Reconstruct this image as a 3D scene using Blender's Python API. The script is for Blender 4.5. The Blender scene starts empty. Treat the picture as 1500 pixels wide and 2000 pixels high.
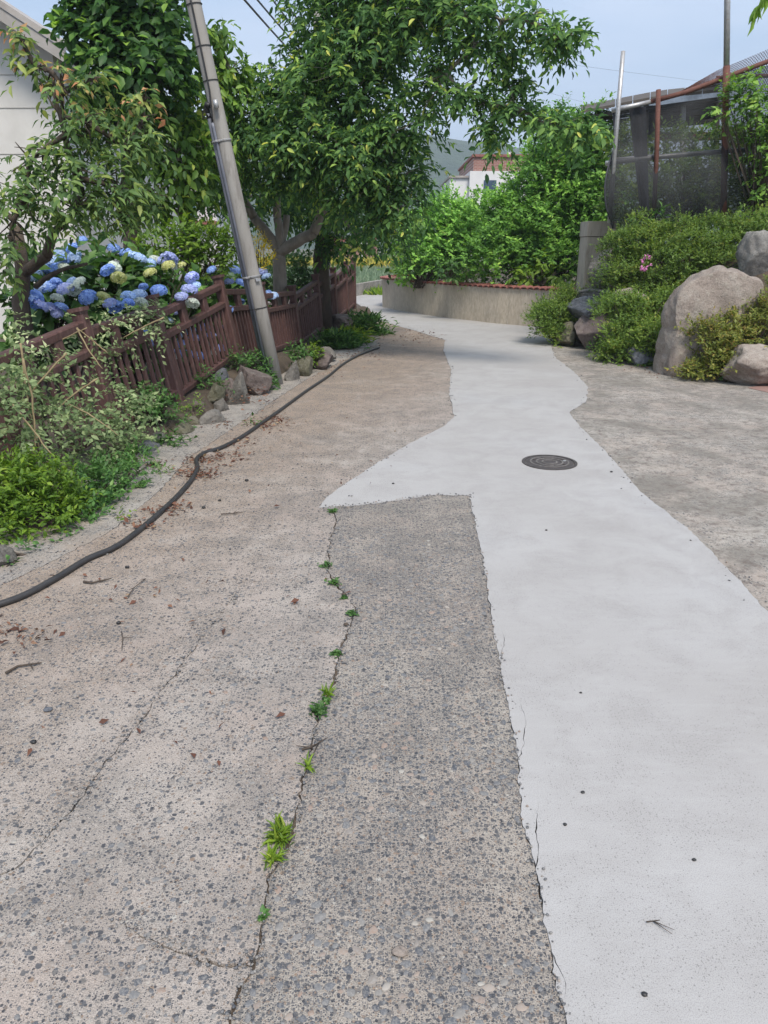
import bpy, bmesh, math, random
import numpy as np
from mathutils import Vector, Matrix, noise as mnoise
from mathutils.geometry import tessellate_polygon

# ------------------------------------------------------------------ camera, world, sun, exposure
sc = bpy.context.scene
COL = sc.collection
PITCH = math.atan(520/1450.0); CAM_H = 1.6; FPX = 1450.0
cam_d = bpy.data.cameras.new('camera'); cam = bpy.data.objects.new('camera', cam_d); COL.objects.link(cam)
cam.location = (0, 0, CAM_H); cam.rotation_euler = (math.pi/2-PITCH, 0, 0)
cam_d.sensor_fit = 'VERTICAL'; cam_d.sensor_height = 24; cam_d.lens = 24*FPX/2000; cam_d.clip_end = 5000; cam_d.clip_start = 0.05
sc.camera = cam
SUN_EL = math.radians(56); SUN_AZ = math.radians(165)      # azimuth clockwise from +Y (the viewing direction)
world = bpy.data.worlds.new('World'); sc.world = world; world.use_nodes = True
wn = world.node_tree; wn.nodes.clear()
w_out = wn.nodes.new('ShaderNodeOutputWorld'); w_bg = wn.nodes.new('ShaderNodeBackground')
w_sky = wn.nodes.new('ShaderNodeTexSky'); w_sky.sky_type = 'NISHITA'; w_sky.sun_disc = False
w_sky.sun_elevation = SUN_EL; w_sky.sun_rotation = SUN_AZ; w_sky.air_density = 1.0; w_sky.dust_density = 1.5; w_sky.ozone_density = 2.0
w_tc = wn.nodes.new('ShaderNodeTexCoord'); w_map = wn.nodes.new('ShaderNodeMapping'); w_map.inputs['Scale'].default_value = (1.2, 1.2, 5.0)
w_noise = wn.nodes.new('ShaderNodeTexNoise'); w_noise.inputs['Scale'].default_value = 1.6; w_noise.inputs['Detail'].default_value = 4; w_noise.inputs['Roughness'].default_value = 0.5
w_rng = wn.nodes.new('ShaderNodeMapRange'); w_rng.inputs['From Min'].default_value = 0.3; w_rng.inputs['From Max'].default_value = 0.75
w_rng.inputs['To Min'].default_value = 0.5; w_rng.inputs['To Max'].default_value = 0.85
w_mix = wn.nodes.new('ShaderNodeMix'); w_mix.data_type = 'RGBA'; w_mix.inputs[7].default_value = (5.3, 6.8, 8.9, 1)
wn.links.new(w_tc.outputs['Generated'], w_map.inputs[0]); wn.links.new(w_map.outputs[0], w_noise.inputs['Vector'])
wn.links.new(w_noise.outputs['Fac'], w_rng.inputs['Value']); wn.links.new(w_rng.outputs[0], w_mix.inputs[0])
w_cr = wn.nodes.new('ShaderNodeValToRGB'); w_cr.color_ramp.elements[0].position = 0.35; w_cr.color_ramp.elements[0].color = (0.52, 0.68, 0.90, 1); w_cr.color_ramp.elements[1].position = 0.68; w_cr.color_ramp.elements[1].color = (0.74, 0.81, 0.95, 1)
w_sc = wn.nodes.new('ShaderNodeVectorMath'); w_sc.operation = 'SCALE'; w_sc.inputs['Scale'].default_value = 10.0
wn.links.new(w_noise.outputs['Fac'], w_cr.inputs['Fac']); wn.links.new(w_cr.outputs[0], w_sc.inputs[0]); wn.links.new(w_sc.outputs[0], w_mix.inputs[7])
wn.links.new(w_sky.outputs[0], w_mix.inputs[6]); wn.links.new(w_mix.outputs[2], w_bg.inputs['Color'])
w_bg.inputs['Strength'].default_value = 0.085
wn.links.new(w_bg.outputs[0], w_out.inputs['Surface'])
sun_d = bpy.data.lights.new('sun', 'SUN'); sun_d.energy = 2.6; sun_d.angle = math.radians(17); sun_d.color = (1.0, 0.92, 0.82)
sun = bpy.data.objects.new('sun', sun_d); COL.objects.link(sun)
sdir = Vector((math.sin(SUN_AZ)*math.cos(SUN_EL), math.cos(SUN_AZ)*math.cos(SUN_EL), math.sin(SUN_EL)))
sun.rotation_euler = sdir.to_track_quat('Z', 'Y').to_euler(); sun.location = (5, -5, 12)
sc.view_settings.view_transform = 'Standard'; sc.view_settings.look = 'None'; sc.view_settings.gamma = 1
sc.view_settings.use_curve_mapping = False; sc.view_settings.exposure = 0.75
sc.render.engine = 'CYCLES'; sc.cycles.max_bounces = 5; sc.cycles.diffuse_bounces = 3; sc.cycles.glossy_bounces = 2; sc.cycles.transmission_bounces = 2; sc.cycles.transparent_max_bounces = 8; sc.cycles.volume_bounces = 0

# ------------------------------------------------------------------ layout helpers (survey of the photo)
_c, _s = math.cos(PITCH), math.sin(PITCH)
def _ray(u, v):
    x = (u-750)/FPX; y = -(v-1000)/FPX
    return x, _c+y*_s, -_s+y*_c
def G(u, v, z=0.0):
    r = _ray(u, v); t = (z-CAM_H)/r[2]
    return Vector((r[0]*t, r[1]*t, z))
def P(u, v, Y):
    r = _ray(u, v); t = Y/r[1]
    return Vector((r[0]*t, Y, CAM_H+r[2]*t))
def PXM(Y): return Y/FPX*1.03                      # metres per photo pixel at a distance
def lerp(a, b, t): return a+(b-a)*t
def interp(x, tab):
    if x <= tab[0][0]: return tab[0][1]
    for (x0, y0), (x1, y1) in zip(tab, tab[1:]):
        if x <= x1: return y0+(y1-y0)*(x-x0)/(x1-x0)
    return tab[-1][1]
def sstep(a, b, x):
    t = min(1, max(0, (x-a)/(b-a))); return t*t*(3-2*t)

# ------------------------------------------------------------------ materials
def nodes(name):
    m = bpy.data.materials.new(name); m.use_nodes = True
    nt = m.node_tree; b = nt.nodes['Principled BSDF']
    return m, nt, b
def nd(nt, typ, ins=None, **kw):
    n = nt.nodes.new(typ)
    for k, v in kw.items(): setattr(n, k, v)
    for k, v in (ins or {}).items():
        if isinstance(v, bpy.types.NodeSocket): nt.links.new(v, n.inputs[k])
        else: n.inputs[k].default_value = v
    return n
def coords(nt, scale=(1, 1, 1), obj=True):
    if obj: src = nd(nt, 'ShaderNodeTexCoord').outputs['Object']
    else: src = nd(nt, 'ShaderNodeNewGeometry').outputs['Position']
    return nd(nt, 'ShaderNodeMapping', {'Vector': src, 'Scale': scale}).outputs[0]
def noise_n(nt, vec, scale, detail=4, rough=0.55, dist=0):
    return nd(nt, 'ShaderNodeTexNoise', {'Vector': vec, 'Scale': scale, 'Detail': detail, 'Roughness': rough, 'Distortion': dist}).outputs['Fac']
def ramp(nt, fac, stops, interp_='LINEAR'):
    r = nd(nt, 'ShaderNodeValToRGB', {'Fac': fac}); cr = r.color_ramp; cr.interpolation = interp_
    while len(cr.elements) < len(stops): cr.elements.new(0.5)
    for e, (p, c) in zip(cr.elements, stops):
        e.position = p; e.color = (c[0], c[1], c[2], 1) if not isinstance(c, (int, float)) else (c, c, c, 1)
    return r.outputs[0]
def mixc(nt, fac, a, b, mode='MIX'):
    n = nt.nodes.new('ShaderNodeMix'); n.data_type = 'RGBA'; n.blend_type = mode
    for i, v in ((0, fac), (6, a), (7, b)):
        if isinstance(v, bpy.types.NodeSocket): nt.links.new(v, n.inputs[i])
        elif i == 0: n.inputs[0].default_value = v
        else: n.inputs[i].default_value = (v[0], v[1], v[2], 1)
    return n.outputs[2]
def math_n(nt, op, a, b=0.0, clamp=False):
    n = nt.nodes.new('ShaderNodeMath'); n.operation = op; n.use_clamp = clamp
    for i, v in ((0, a), (1, b)):
        if isinstance(v, bpy.types.NodeSocket): nt.links.new(v, n.inputs[i])
        else: n.inputs[i].default_value = v
    return n.outputs[0]
def bump(nt, b, h, strength=0.4, dist=0.01):
    n = nd(nt, 'ShaderNodeBump', {'Height': h, 'Strength': strength, 'Distance': dist})
    nt.links.new(n.outputs[0], b.inputs['Normal'])
def setc(nt, b, c): nt.links.new(c, b.inputs['Base Color'])

def mat_noise(name, c1, c2, scale=5, rough=0.8, bscale=40, bstr=0.3, bdist=0.01, c3=None, stretch=(1, 1, 1), metallic=0, obj=True):
    m, nt, b = nodes(name); v = coords(nt, stretch, obj)
    f = noise_n(nt, v, scale, 6, 0.6)
    c = ramp(nt, f, [(0.3, c1), (0.7, c2)])
    if c3:
        f3 = noise_n(nt, v, scale*2.7, 5, 0.65, 0.4)
        c = mixc(nt, ramp(nt, f3, [(0.52, 0.0), (0.68, 0.85)]), c, c3)
    setc(nt, b, c); b.inputs['Roughness'].default_value = rough; b.inputs['Metallic'].default_value = metallic
    bump(nt, b, noise_n(nt, v, bscale, 5, 0.6), bstr, bdist)
    return m

def mat_leaf(name, stops, rough=0.5, trans=0.4, spec=0.35):
    """leaf colour varies leaf by leaf through the 'tint' attribute"""
    m, nt, b = nodes(name)
    t = nd(nt, 'ShaderNodeAttribute', attribute_name='tint').outputs['Fac']
    oi = nd(nt, 'ShaderNodeObjectInfo').outputs['Random']
    c = ramp(nt, t, stops)
    hs = nd(nt, 'ShaderNodeHueSaturation', {'Color': c, 'Value': math_n(nt, 'ADD', math_n(nt, 'MULTIPLY', oi, 0.3), 0.85)})
    setc(nt, b, hs.outputs[0]); b.inputs['Roughness'].default_value = rough; b.inputs['Specular IOR Level'].default_value = spec
    tr = nd(nt, 'ShaderNodeBsdfTranslucent')
    tc = nd(nt, 'ShaderNodeHueSaturation', {'Color': hs.outputs[0], 'Value': 1.5, 'Saturation': 1.1, 'Hue': 0.49})
    nt.links.new(tc.outputs[0], tr.inputs['Color'])
    mx = nd(nt, 'ShaderNodeMixShader', {0: trans, 1: b.outputs[0], 2: tr.outputs[0]})
    nt.links.new(mx.outputs[0], nt.nodes['Material Output'].inputs['Surface'])
    return m

def mat_old_concrete(name, pale, pink, grey, dirt, stone_amt=0.5, moss=None, dirt_axis=None):
    m, nt, b = nodes(name); v = coords(nt, (1, 1, 1), False)
    big = noise_n(nt, v, 0.9, 2, 0.6, 0.3); mid = noise_n(nt, v, 4.5, 4, 0.72, 0.2); fine = noise_n(nt, v, 60, 2, 0.7); sand = noise_n(nt, v, 260, 1, 0.8)
    c = mixc(nt, ramp(nt, big, [(0.36, 0.0), (0.62, 1.0)]), pale, pink)
    c = mixc(nt, ramp(nt, mid, [(0.40, 0.0), (0.68, 0.9)]), c, grey)
    if dirt_axis:     # ochre silt that has washed to the hose side of the lane
        sep = nd(nt, 'ShaderNodeSeparateXYZ', {0: v})
        d = math_n(nt, 'ADD', math_n(nt, 'ADD', math_n(nt, 'MULTIPLY', sep.outputs[0], dirt_axis[0]), math_n(nt, 'MULTIPLY', sep.outputs[1], dirt_axis[1])), dirt_axis[2])
        d = math_n(nt, 'ADD', d, math_n(nt, 'MULTIPLY', math_n(nt, 'SUBTRACT', mid, 0.5), 1.6))
        c = mixc(nt, ramp(nt, d, [(0.0, 0.0), (1.0, 0.8)]), c, dirt)
    zone = noise_n(nt, v, 2.1, 3, 0.7, 0.8)
    c = mixc(nt, ramp(nt, zone, [(0.5, 0.0), (0.66, 0.45)]), c, (grey[0]*0.6, grey[1]*0.6, grey[2]*0.6))
    c = mixc(nt, ramp(nt, zone, [(0.32, 0.35), (0.46, 0.0)]), c, (pale[0]*1.12, pale[1]*1.12, pale[2]*1.12))
    c = mixc(nt, ramp(nt, sand, [(0.35, 0.55), (0.65, 0.0)]), c, (grey[0]*0.35, grey[1]*0.35, grey[2]*0.35))
    c = mixc(nt, ramp(nt, fine, [(0.58, 0.0), (0.72, 0.45)]), c, (pale[0]*1.25, pale[1]*1.25, pale[2]*1.25))
    # aggregate showing at the surface: two sizes of stone chip
    hs = []
    for sc_, th, keep in ((42.0, 0.30, 0.40), (90.0, 0.34, 0.5), (190.0, 0.36, 0.5)):
        vv = nd(nt, 'ShaderNodeMapping', {'Vector': v, 'Scale': (1, 1, 0.02)}).outputs[0]
        vv2 = vv
        if sc_ < 80: vv2 = mixc(nt, 0.012, vv, nd(nt, 'ShaderNodeTexNoise', {'Vector': vv, 'Scale': sc_*1.2, 'Detail': 1}).outputs['Color'], 'ADD')
        vo = nd(nt, 'ShaderNodeTexVoronoi', {'Vector': vv2, 'Scale': sc_, 'Randomness': 1.0}); vo.voronoi_dimensions = '2D'
        inside = ramp(nt, vo.outputs['Distance'], [(th-0.05, 1.0), (th+0.04, 0.0)])
        sepc = nd(nt, 'ShaderNodeSeparateColor', {0: vo.outputs['Color']})
        keepm = math_n(nt, 'GREATER_THAN', math_n(nt, 'ADD', sepc.outputs[0], math_n(nt, 'MULTIPLY', math_n(nt, 'SUBTRACT', mid, 0.5), 1.3)), 1-keep*stone_amt)
        msk = math_n(nt, 'MULTIPLY', inside, keepm); hs.append(msk)
        scol = ramp(nt, sepc.outputs[1], [(0.0, (0.045, 0.05, 0.06)), (0.45, (0.10, 0.105, 0.115)), (0.75, (0.17, 0.16, 0.15)), (0.92, (0.26, 0.19, 0.14)), (1.0, (0.42, 0.40, 0.36))])
        c = mixc(nt, math_n(nt, 'MULTIPLY', msk, 0.92), c, scol)
    if moss:
        pm = noise_n(nt, v, 1.6, 6, 0.72, 0.6)
        c = mixc(nt, ramp(nt, pm, [(0.45, 0.0), (0.60, 0.75)]), c, moss)
        pm2 = noise_n(nt, v, 14.0, 5, 0.75, 0.3)
        c = mixc(nt, ramp(nt, pm2, [(0.49, 0.0), (0.64, 0.7)]), c, (moss[0]*0.7, moss[1]*0.6, moss[2]*0.6))
    setc(nt, b, c); b.inputs['Roughness'].default_value = 0.9; b.inputs['Specular IOR Level'].default_value = 0.25
    h = math_n(nt, 'ADD', math_n(nt, 'MULTIPLY', fine, 0.7), math_n(nt, 'MULTIPLY', sand, 0.5))
    bump(nt, b, h, 0.9, 0.009)
    return m

def mat_new_concrete(name):
    m, nt, b = nodes(name); v = coords(nt, (1, 1, 1), False)
    big = noise_n(nt, v, 0.7, 2, 0.55, 0.2); mid = noise_n(nt, v, 3.5, 4, 0.68, 0.5); fine = noise_n(nt, v, 120, 2, 0.75); grit = noise_n(nt, v, 330, 1, 0.8)
    c = ramp(nt, big, [(0.3, (0.355, 0.342, 0.33)), (0.55, (0.40, 0.392, 0.385)), (0.75, (0.375, 0.374, 0.378))])
    c = mixc(nt, ramp(nt, mid, [(0.42, 0.0), (0.72, 0.7)]), c, (0.325, 0.312, 0.302))
    sw = noise_n(nt, nd(nt, 'ShaderNodeMapping', {'Vector': v, 'Scale': (1, 5, 1), 'Rotation': (0, 0, 0.3)}).outputs[0], 5.0, 3, 0.7)
    c = mixc(nt, ramp(nt, sw, [(0.48, 0.0), (0.66, 0.22)]), c, (0.44, 0.432, 0.425))
    c = mixc(nt, ramp(nt, grit, [(0.36, 0.6), (0.52, 0.0)]), c, (0.24, 0.235, 0.23))
    vv = nd(nt, 'ShaderNodeMapping', {'Vector': v, 'Scale': (1, 1, 0.02)}).outputs[0]
    pits = []
    for sc_, th, keep, zone in ((70.0, 0.17, 0.5, 0.9), (140.0, 0.2, 0.5, 0.8)):
        vo = nd(nt, 'ShaderNodeTexVoronoi', {'Vector': vv, 'Scale': sc_}); vo.voronoi_dimensions = '2D'
        sepc = nd(nt, 'ShaderNodeSeparateColor', {0: vo.outputs['Color']})
        k = math_n(nt, 'GREATER_THAN', math_n(nt, 'ADD', sepc.outputs[0], math_n(nt, 'MULTIPLY', math_n(nt, 'SUBTRACT', mid, 0.52), 2.2)), 1-keep*0.5)
        pits.append(math_n(nt, 'MULTIPLY', ramp(nt, vo.outputs['Distance'], [(th-0.09, 1.0), (th+0.02, 0.0)]), k))
    p = math_n(nt, 'MAXIMUM', pits[0], pits[1])
    c = mixc(nt, math_n(nt, 'MULTIPLY', p, 0.7), c, (0.17, 0.165, 0.16))
    setc(nt, b, c); b.inputs['Roughness'].default_value = 0.85; b.inputs['Specular IOR Level'].default_value = 0.3
    h = math_n(nt, 'ADD', math_n(nt, 'MULTIPLY', fine, 0.4), math_n(nt, 'MULTIPLY', grit, 0.25))
    bump(nt, b, h, 0.45, 0.004)
    return m

M = {}
M['soil'] = mat_noise('soil', (0.05, 0.038, 0.028), (0.11, 0.085, 0.06), 8, 0.95, 60, 0.8, 0.02)
M['crack_soil'] = mat_noise('crack_soil', (0.05, 0.04, 0.032), (0.13, 0.10, 0.08), 30, 0.95, 120, 0.8, 0.01)
M['ground'] = mat_noise('ground', (0.08, 0.085, 0.045), (0.13, 0.12, 0.075), 0.15, 0.95, 10, 0.6, 0.05, obj=False)
M['old_left'] = mat_old_concrete('old_concrete_left', (0.475, 0.43, 0.385), (0.445, 0.37, 0.32), (0.35, 0.322, 0.292), (0.37, 0.28, 0.205), 0.65, dirt_axis=(-0.66, 0.2, -0.95))
M['old_mid'] = mat_old_concrete('old_concrete_middle', (0.432, 0.393, 0.341), (0.393, 0.338, 0.291), (0.286, 0.266, 0.241), (0.292, 0.213, 0.151), 1.25)
M['old_right'] = mat_old_concrete('old_concrete_right', (0.508, 0.473, 0.420), (0.454, 0.389, 0.335), (0.378, 0.357, 0.325), (0.302, 0.231, 0.170), 0.35, moss=(0.194, 0.181, 0.158))
M['gutter'] = mat_old_concrete('gutter_concrete', (0.45, 0.42, 0.38), (0.39, 0.33, 0.275), (0.34, 0.32, 0.295), (0.25, 0.2, 0.15), 0.4)
M['new_concrete'] = mat_new_concrete('new_concrete')
M['rubber'] = mat_noise('hose_rubber', (0.022, 0.022, 0.024), (0.045, 0.043, 0.042), 20, 0.5, 90, 0.2, 0.003)
M['wood'] = mat_noise('fence_wood', (0.055, 0.026, 0.024), (0.105, 0.052, 0.046), 14, 0.6, 60, 0.35, 0.004, c3=(0.15, 0.085, 0.07), stretch=(1, 1, 0.25))
M['pole'] = mat_noise('pole_concrete', (0.237, 0.225, 0.207), (0.323, 0.310, 0.286), 5, 0.85, 80, 0.3, 0.004, c3=(0.190, 0.175, 0.159), stretch=(1, 1, 0.2))
M['conduit'] = mat_noise('conduit_plastic', (0.13, 0.14, 0.17), (0.19, 0.2, 0.235), 6, 0.45, 50, 0.1, 0.002)
M['black'] = mat_noise('black_cable', (0.015, 0.015, 0.017), (0.03, 0.03, 0.03), 10, 0.5, 50, 0.1, 0.002)
M['steel'] = mat_noise('galvanised_steel', (0.36, 0.37, 0.38), (0.5, 0.5, 0.5), 12, 0.45, 60, 0.15, 0.002, c3=(0.3, 0.24, 0.2), metallic=0.5)
M['rust'] = mat_noise('rusted_steel', (0.10, 0.036, 0.026), (0.165, 0.068, 0.048), 18, 0.8, 90, 0.5, 0.003, c3=(0.06, 0.03, 0.024))
M['iron'] = mat_noise('cast_iron', (0.06, 0.052, 0.05), (0.115, 0.1, 0.095), 25, 0.6, 120, 0.3, 0.002, metallic=0.4)
M['iron_worn'] = mat_noise('worn_iron', (0.12, 0.108, 0.10), (0.24, 0.22, 0.205), 30, 0.55, 120, 0.3, 0.002, metallic=0.3)
M['bark'] = mat_noise('bark', (0.17, 0.15, 0.125), (0.32, 0.285, 0.245), 10, 0.9, 40, 0.8, 0.02, stretch=(1, 1, 0.35))
M['bark_dark'] = mat_noise('bark_dark', (0.05, 0.038, 0.03), (0.11, 0.085, 0.065), 10, 0.9, 40, 0.8, 0.02, stretch=(1, 1, 0.35))
M['stem'] = mat_noise('vine_stem', (0.2, 0.15, 0.08), (0.36, 0.29, 0.16), 20, 0.8, 60, 0.3, 0.002)
M['litter'] = mat_leaf('dead_leaf', [(0.0, (0.07, 0.032, 0.022)), (0.5, (0.15, 0.066, 0.042)), (0.85, (0.22, 0.115, 0.07)), (1.0, (0.33, 0.24, 0.14))], 0.75, 0.1)
M['cherry'] = mat_leaf('cherry_leaf', [(0.0, (0.047, 0.111, 0.043)), (0.5, (0.097, 0.202, 0.059)), (0.85, (0.182, 0.319, 0.081)), (0.97, (0.363, 0.533, 0.117)), (1.0, (0.704, 0.704, 0.171))], 0.6, 0.42, 0.25)
M['dark_tree'] = mat_leaf('dark_leaf', [(0.0, (0.032, 0.082, 0.029)), (0.6, (0.064, 0.154, 0.040)), (0.9, (0.162, 0.324, 0.064)), (1.0, (0.360, 0.576, 0.108))], 0.5, 0.42)
M['bright_tree'] = mat_leaf('bright_leaf', [(0.0, (0.062, 0.140, 0.031)), (0.5, (0.133, 0.265, 0.047)), (0.9, (0.281, 0.452, 0.078)), (1.0, (0.546, 0.624, 0.125))], 0.5, 0.35)
M['plum'] = mat_leaf('plum_leaf', [(0.0, (0.053, 0.104, 0.039)), (0.45, (0.114, 0.208, 0.062)), (0.78, (0.228, 0.332, 0.085)), (0.9, (0.412, 0.452, 0.139)), (0.95, (0.517, 0.332, 0.155)), (1.0, (0.639, 0.297, 0.155))], 0.55, 0.35)
M['bush'] = mat_leaf('euonymus_leaf', [(0.0, (0.089, 0.204, 0.053)), (0.5, (0.197, 0.407, 0.079)), (0.85, (0.362, 0.662, 0.120)), (1.0, (0.641, 0.850, 0.200))], 0.6, 0.28, 0.25)
M['azalea'] = mat_leaf('azalea_leaf', [(0.0, (0.067, 0.122, 0.029)), (0.5, (0.150, 0.252, 0.051)), (0.85, (0.270, 0.374, 0.071)), (1.0, (0.406, 0.374, 0.101))], 0.55, 0.4)
M['azalea_bronzed'] = mat_leaf('azalea_leaf_bronzed', [(0.0, (0.080, 0.118, 0.026)), (0.45, (0.186, 0.237, 0.047)), (0.75, (0.319, 0.306, 0.067)), (0.93, (0.399, 0.237, 0.080)), (1.0, (0.480, 0.209, 0.107))], 0.55, 0.3)  # yellow-green to reddish bronze is the colour of these leaves themselves
M['silver'] = mat_leaf('silver_leaf', [(0.0, (0.092, 0.143, 0.056)), (0.5, (0.185, 0.261, 0.112)), (0.85, (0.347, 0.428, 0.206)), (1.0, (0.601, 0.642, 0.374))], 0.55, 0.3)
M['lime'] = mat_leaf('lime_leaf', [(0.0, (0.06, 0.12, 0.02)), (0.5, (0.14, 0.25, 0.03)), (0.9, (0.25, 0.37, 0.045)), (1.0, (0.38, 0.45, 0.08))], 0.5, 0.35)
M['herb'] = mat_leaf('herb_leaf', [(0.0, (0.036, 0.090, 0.026)), (0.5, (0.072, 0.168, 0.042)), (0.9, (0.144, 0.276, 0.072)), (1.0, (0.240, 0.360, 0.108))], 0.5, 0.3)
M['hydr_leaf'] = mat_leaf('hydrangea_leaf', [(0.0, (0.031, 0.077, 0.022)), (0.5, (0.063, 0.147, 0.035)), (0.9, (0.126, 0.238, 0.049)), (1.0, (0.224, 0.364, 0.070))], 0.45, 0.25)
M['yellow_leaf'] = mat_leaf('yellow_leaf', [(0.0, (0.45, 0.36, 0.02)), (1.0, (0.75, 0.60, 0.04))], 0.6, 0.3)
M['crop'] = mat_leaf('crop_leaf', [(0.0, (0.13, 0.2, 0.12)), (0.6, (0.22, 0.31, 0.19)), (1.0, (0.33, 0.4, 0.26))], 0.6, 0.3)
M['ycrop'] = mat_leaf('yellow_crop', [(0.0, (0.16, 0.2, 0.05)), (0.5, (0.35, 0.33, 0.06)), (1.0, (0.6, 0.5, 0.08))], 0.6, 0.3)
M['pink'] = mat_leaf('pink_petal', [(0.0, (0.5, 0.15, 0.36)), (1.0, (0.65, 0.25, 0.5))], 0.6, 0.3)
FL = {'blue': ((0.20, 0.33, 0.74), (0.40, 0.56, 0.90)), 'sky': ((0.40, 0.56, 0.84), (0.60, 0.73, 0.92)), 'violet': ((0.36, 0.42, 0.78), (0.58, 0.64, 0.90)),
      'pale': ((0.52, 0.60, 0.52), (0.76, 0.80, 0.72)), 'lemon': ((0.56, 0.60, 0.2), (0.78, 0.78, 0.42))}
for k, (a, b_) in FL.items(): M['fl_'+k] = mat_leaf('petal_'+k, [(0.0, a), (1.0, b_)], 0.6, 0.25, 0.2)
M['render_wall'] = mat_noise('wall_render', (0.55, 0.54, 0.51), (0.66, 0.65, 0.62), 2, 0.85, 60, 0.2, 0.004)
M['white_wall'] = mat_noise('white_render', (0.6, 0.6, 0.6), (0.72, 0.72, 0.72), 1, 0.85, 30, 0.2, 0.01)
M['soffit'] = mat_noise('soffit', (0.30, 0.28, 0.26), (0.38, 0.36, 0.34), 3, 0.8, 40, 0.2, 0.004)
M['roofing'] = mat_noise('roofing', (0.30, 0.27, 0.25), (0.42, 0.39, 0.36), 3, 0.7, 40, 0.2, 0.004)
M['tile'] = mat_noise('red_tile', (0.22, 0.075, 0.06), (0.33, 0.13, 0.105), 9, 0.7, 50, 0.3, 0.004, c3=(0.16, 0.07, 0.06))
M['paver'] = mat_noise('red_paver', (0.22, 0.13, 0.11), (0.3, 0.19, 0.16), 14, 0.9, 90, 0.5, 0.004)
M['glass'] = mat_noise('window_glass', (0.03, 0.05, 0.08), (0.06, 0.1, 0.16), 2, 0.1, 10, 0.02, 0.001)
M['blue_paint'] = mat_noise('blue_sheet', (0.05, 0.18, 0.36), (0.08, 0.25, 0.45), 3, 0.5, 20, 0.1, 0.002)
M['dark_sheet'] = mat_noise('dark_sheet', (0.03, 0.032, 0.042), (0.06, 0.06, 0.075), 8, 0.7, 50, 0.3, 0.004)
M['shed_roof'] = mat_noise('shed_roof', (0.05, 0.042, 0.036), (0.11, 0.095, 0.08), 8, 0.8, 50, 0.3, 0.01)
M['hill'] = mat_noise('hill_forest', (0.022, 0.05, 0.022), (0.06, 0.10, 0.04), 0.06, 0.95, 0.25, 1.0, 4.0, obj=False)
def mat_brick():
    m, nt, b = nodes('brick_wall'); v = coords(nt)
    br = nd(nt, 'ShaderNodeTexBrick', {'Vector': nd(nt, 'ShaderNodeMapping', {'Vector': v, 'Rotation': (math.pi/2, 0, 0)}).outputs[0], 'Scale': 1.0, 'Color1': (0.30, 0.115, 0.085, 1), 'Color2': (0.22, 0.085, 0.065, 1), 'Mortar': (0.34, 0.27, 0.24, 1), 'Mortar Size': 0.012, 'Brick Width': 0.22, 'Row Height': 0.075})
    c = mixc(nt, ramp(nt, noise_n(nt, v, 3, 4), [(0.4, 0.0), (0.7, 0.4)]), br.outputs[0], (0.33, 0.2, 0.17))
    setc(nt, b, c); b.inputs['Roughness'].default_value = 0.9; bump(nt, b, br.outputs['Fac'], -0.3, 0.01); return m
M['brick'] = mat_brick()
def mat_streak_wall():
    m, nt, b = nodes('striated_render'); v = coords(nt, (1, 1, 0.09), False)
    s1 = noise_n(nt, nd(nt, 'ShaderNodeMapping', {'Vector': v, 'Scale': (1, 1, 2.2)}).outputs[0], 46, 5, 0.7, 0.6); s2 = noise_n(nt, coords(nt, (1, 1, 1), False), 1.3, 5, 0.65); s3 = noise_n(nt, coords(nt, (1, 1, 0.25), False), 7, 5, 0.7)
    c = ramp(nt, s1, [(0.32, (0.36, 0.31, 0.24)), (0.52, (0.50, 0.44, 0.35)), (0.68, (0.60, 0.54, 0.45))])
    c = mixc(nt, ramp(nt, s2, [(0.45, 0.0), (0.7, 0.6)]), c, (0.40, 0.34, 0.265))
    c = mixc(nt, ramp(nt, s3, [(0.5, 0.0), (0.7, 0.5)]), c, (0.24, 0.21, 0.175))
    setc(nt, b, c); b.inputs['Roughness'].default_value = 0.95; bump(nt, b, s1, 0.9, 0.02); return m
M['streak'] = mat_streak_wall()
def mat_rock(name, c1, c2, c3, lich=(0.42, 0.40, 0.34)):
    m, nt, b = nodes(name); v = coords(nt, (1, 1, 1), False)
    a = noise_n(nt, v, 3.2, 6, 0.65, 0.5); d = noise_n(nt, v, 11, 6, 0.7); e = noise_n(nt, v, 55, 4, 0.7)
    c = ramp(nt, a, [(0.32, c1), (0.5, c2), (0.68, c3)])
    c = mixc(nt, ramp(nt, d, [(0.54, 0.0), (0.72, 0.6)]), c, lich)
    c = mixc(nt, ramp(nt, e, [(0.32, 0.6), (0.5, 0.0)]), c, (c1[0]*0.4, c1[1]*0.4, c1[2]*0.4))
    setc(nt, b, c); b.inputs['Roughness'].default_value = 0.9
    bump(nt, b, math_n(nt, 'ADD', d, math_n(nt, 'MULTIPLY', e, 0.35)), 0.8, 0.03); return m
M['rock_tan'] = mat_rock('rock_tan', (0.21, 0.17, 0.145), (0.29, 0.245, 0.21), (0.36, 0.32, 0.28))
M['rock_purple'] = mat_rock('rock_purple', (0.13, 0.10, 0.095), (0.20, 0.16, 0.15), (0.27, 0.22, 0.2), (0.3, 0.28, 0.2))
M['rock_grey'] = mat_rock('rock_grey', (0.13, 0.125, 0.115), (0.21, 0.2, 0.185), (0.29, 0.28, 0.26))
M['rock_blue'] = mat_rock('rock_blue', (0.09, 0.10, 0.115), (0.15, 0.16, 0.18), (0.22, 0.23, 0.25), (0.32, 0.33, 0.34))
M['rock_moss'] = mat_rock('rock_moss', (0.09, 0.085, 0.05), (0.16, 0.15, 0.10), (0.25, 0.225, 0.18), (0.12, 0.14, 0.06))
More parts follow.
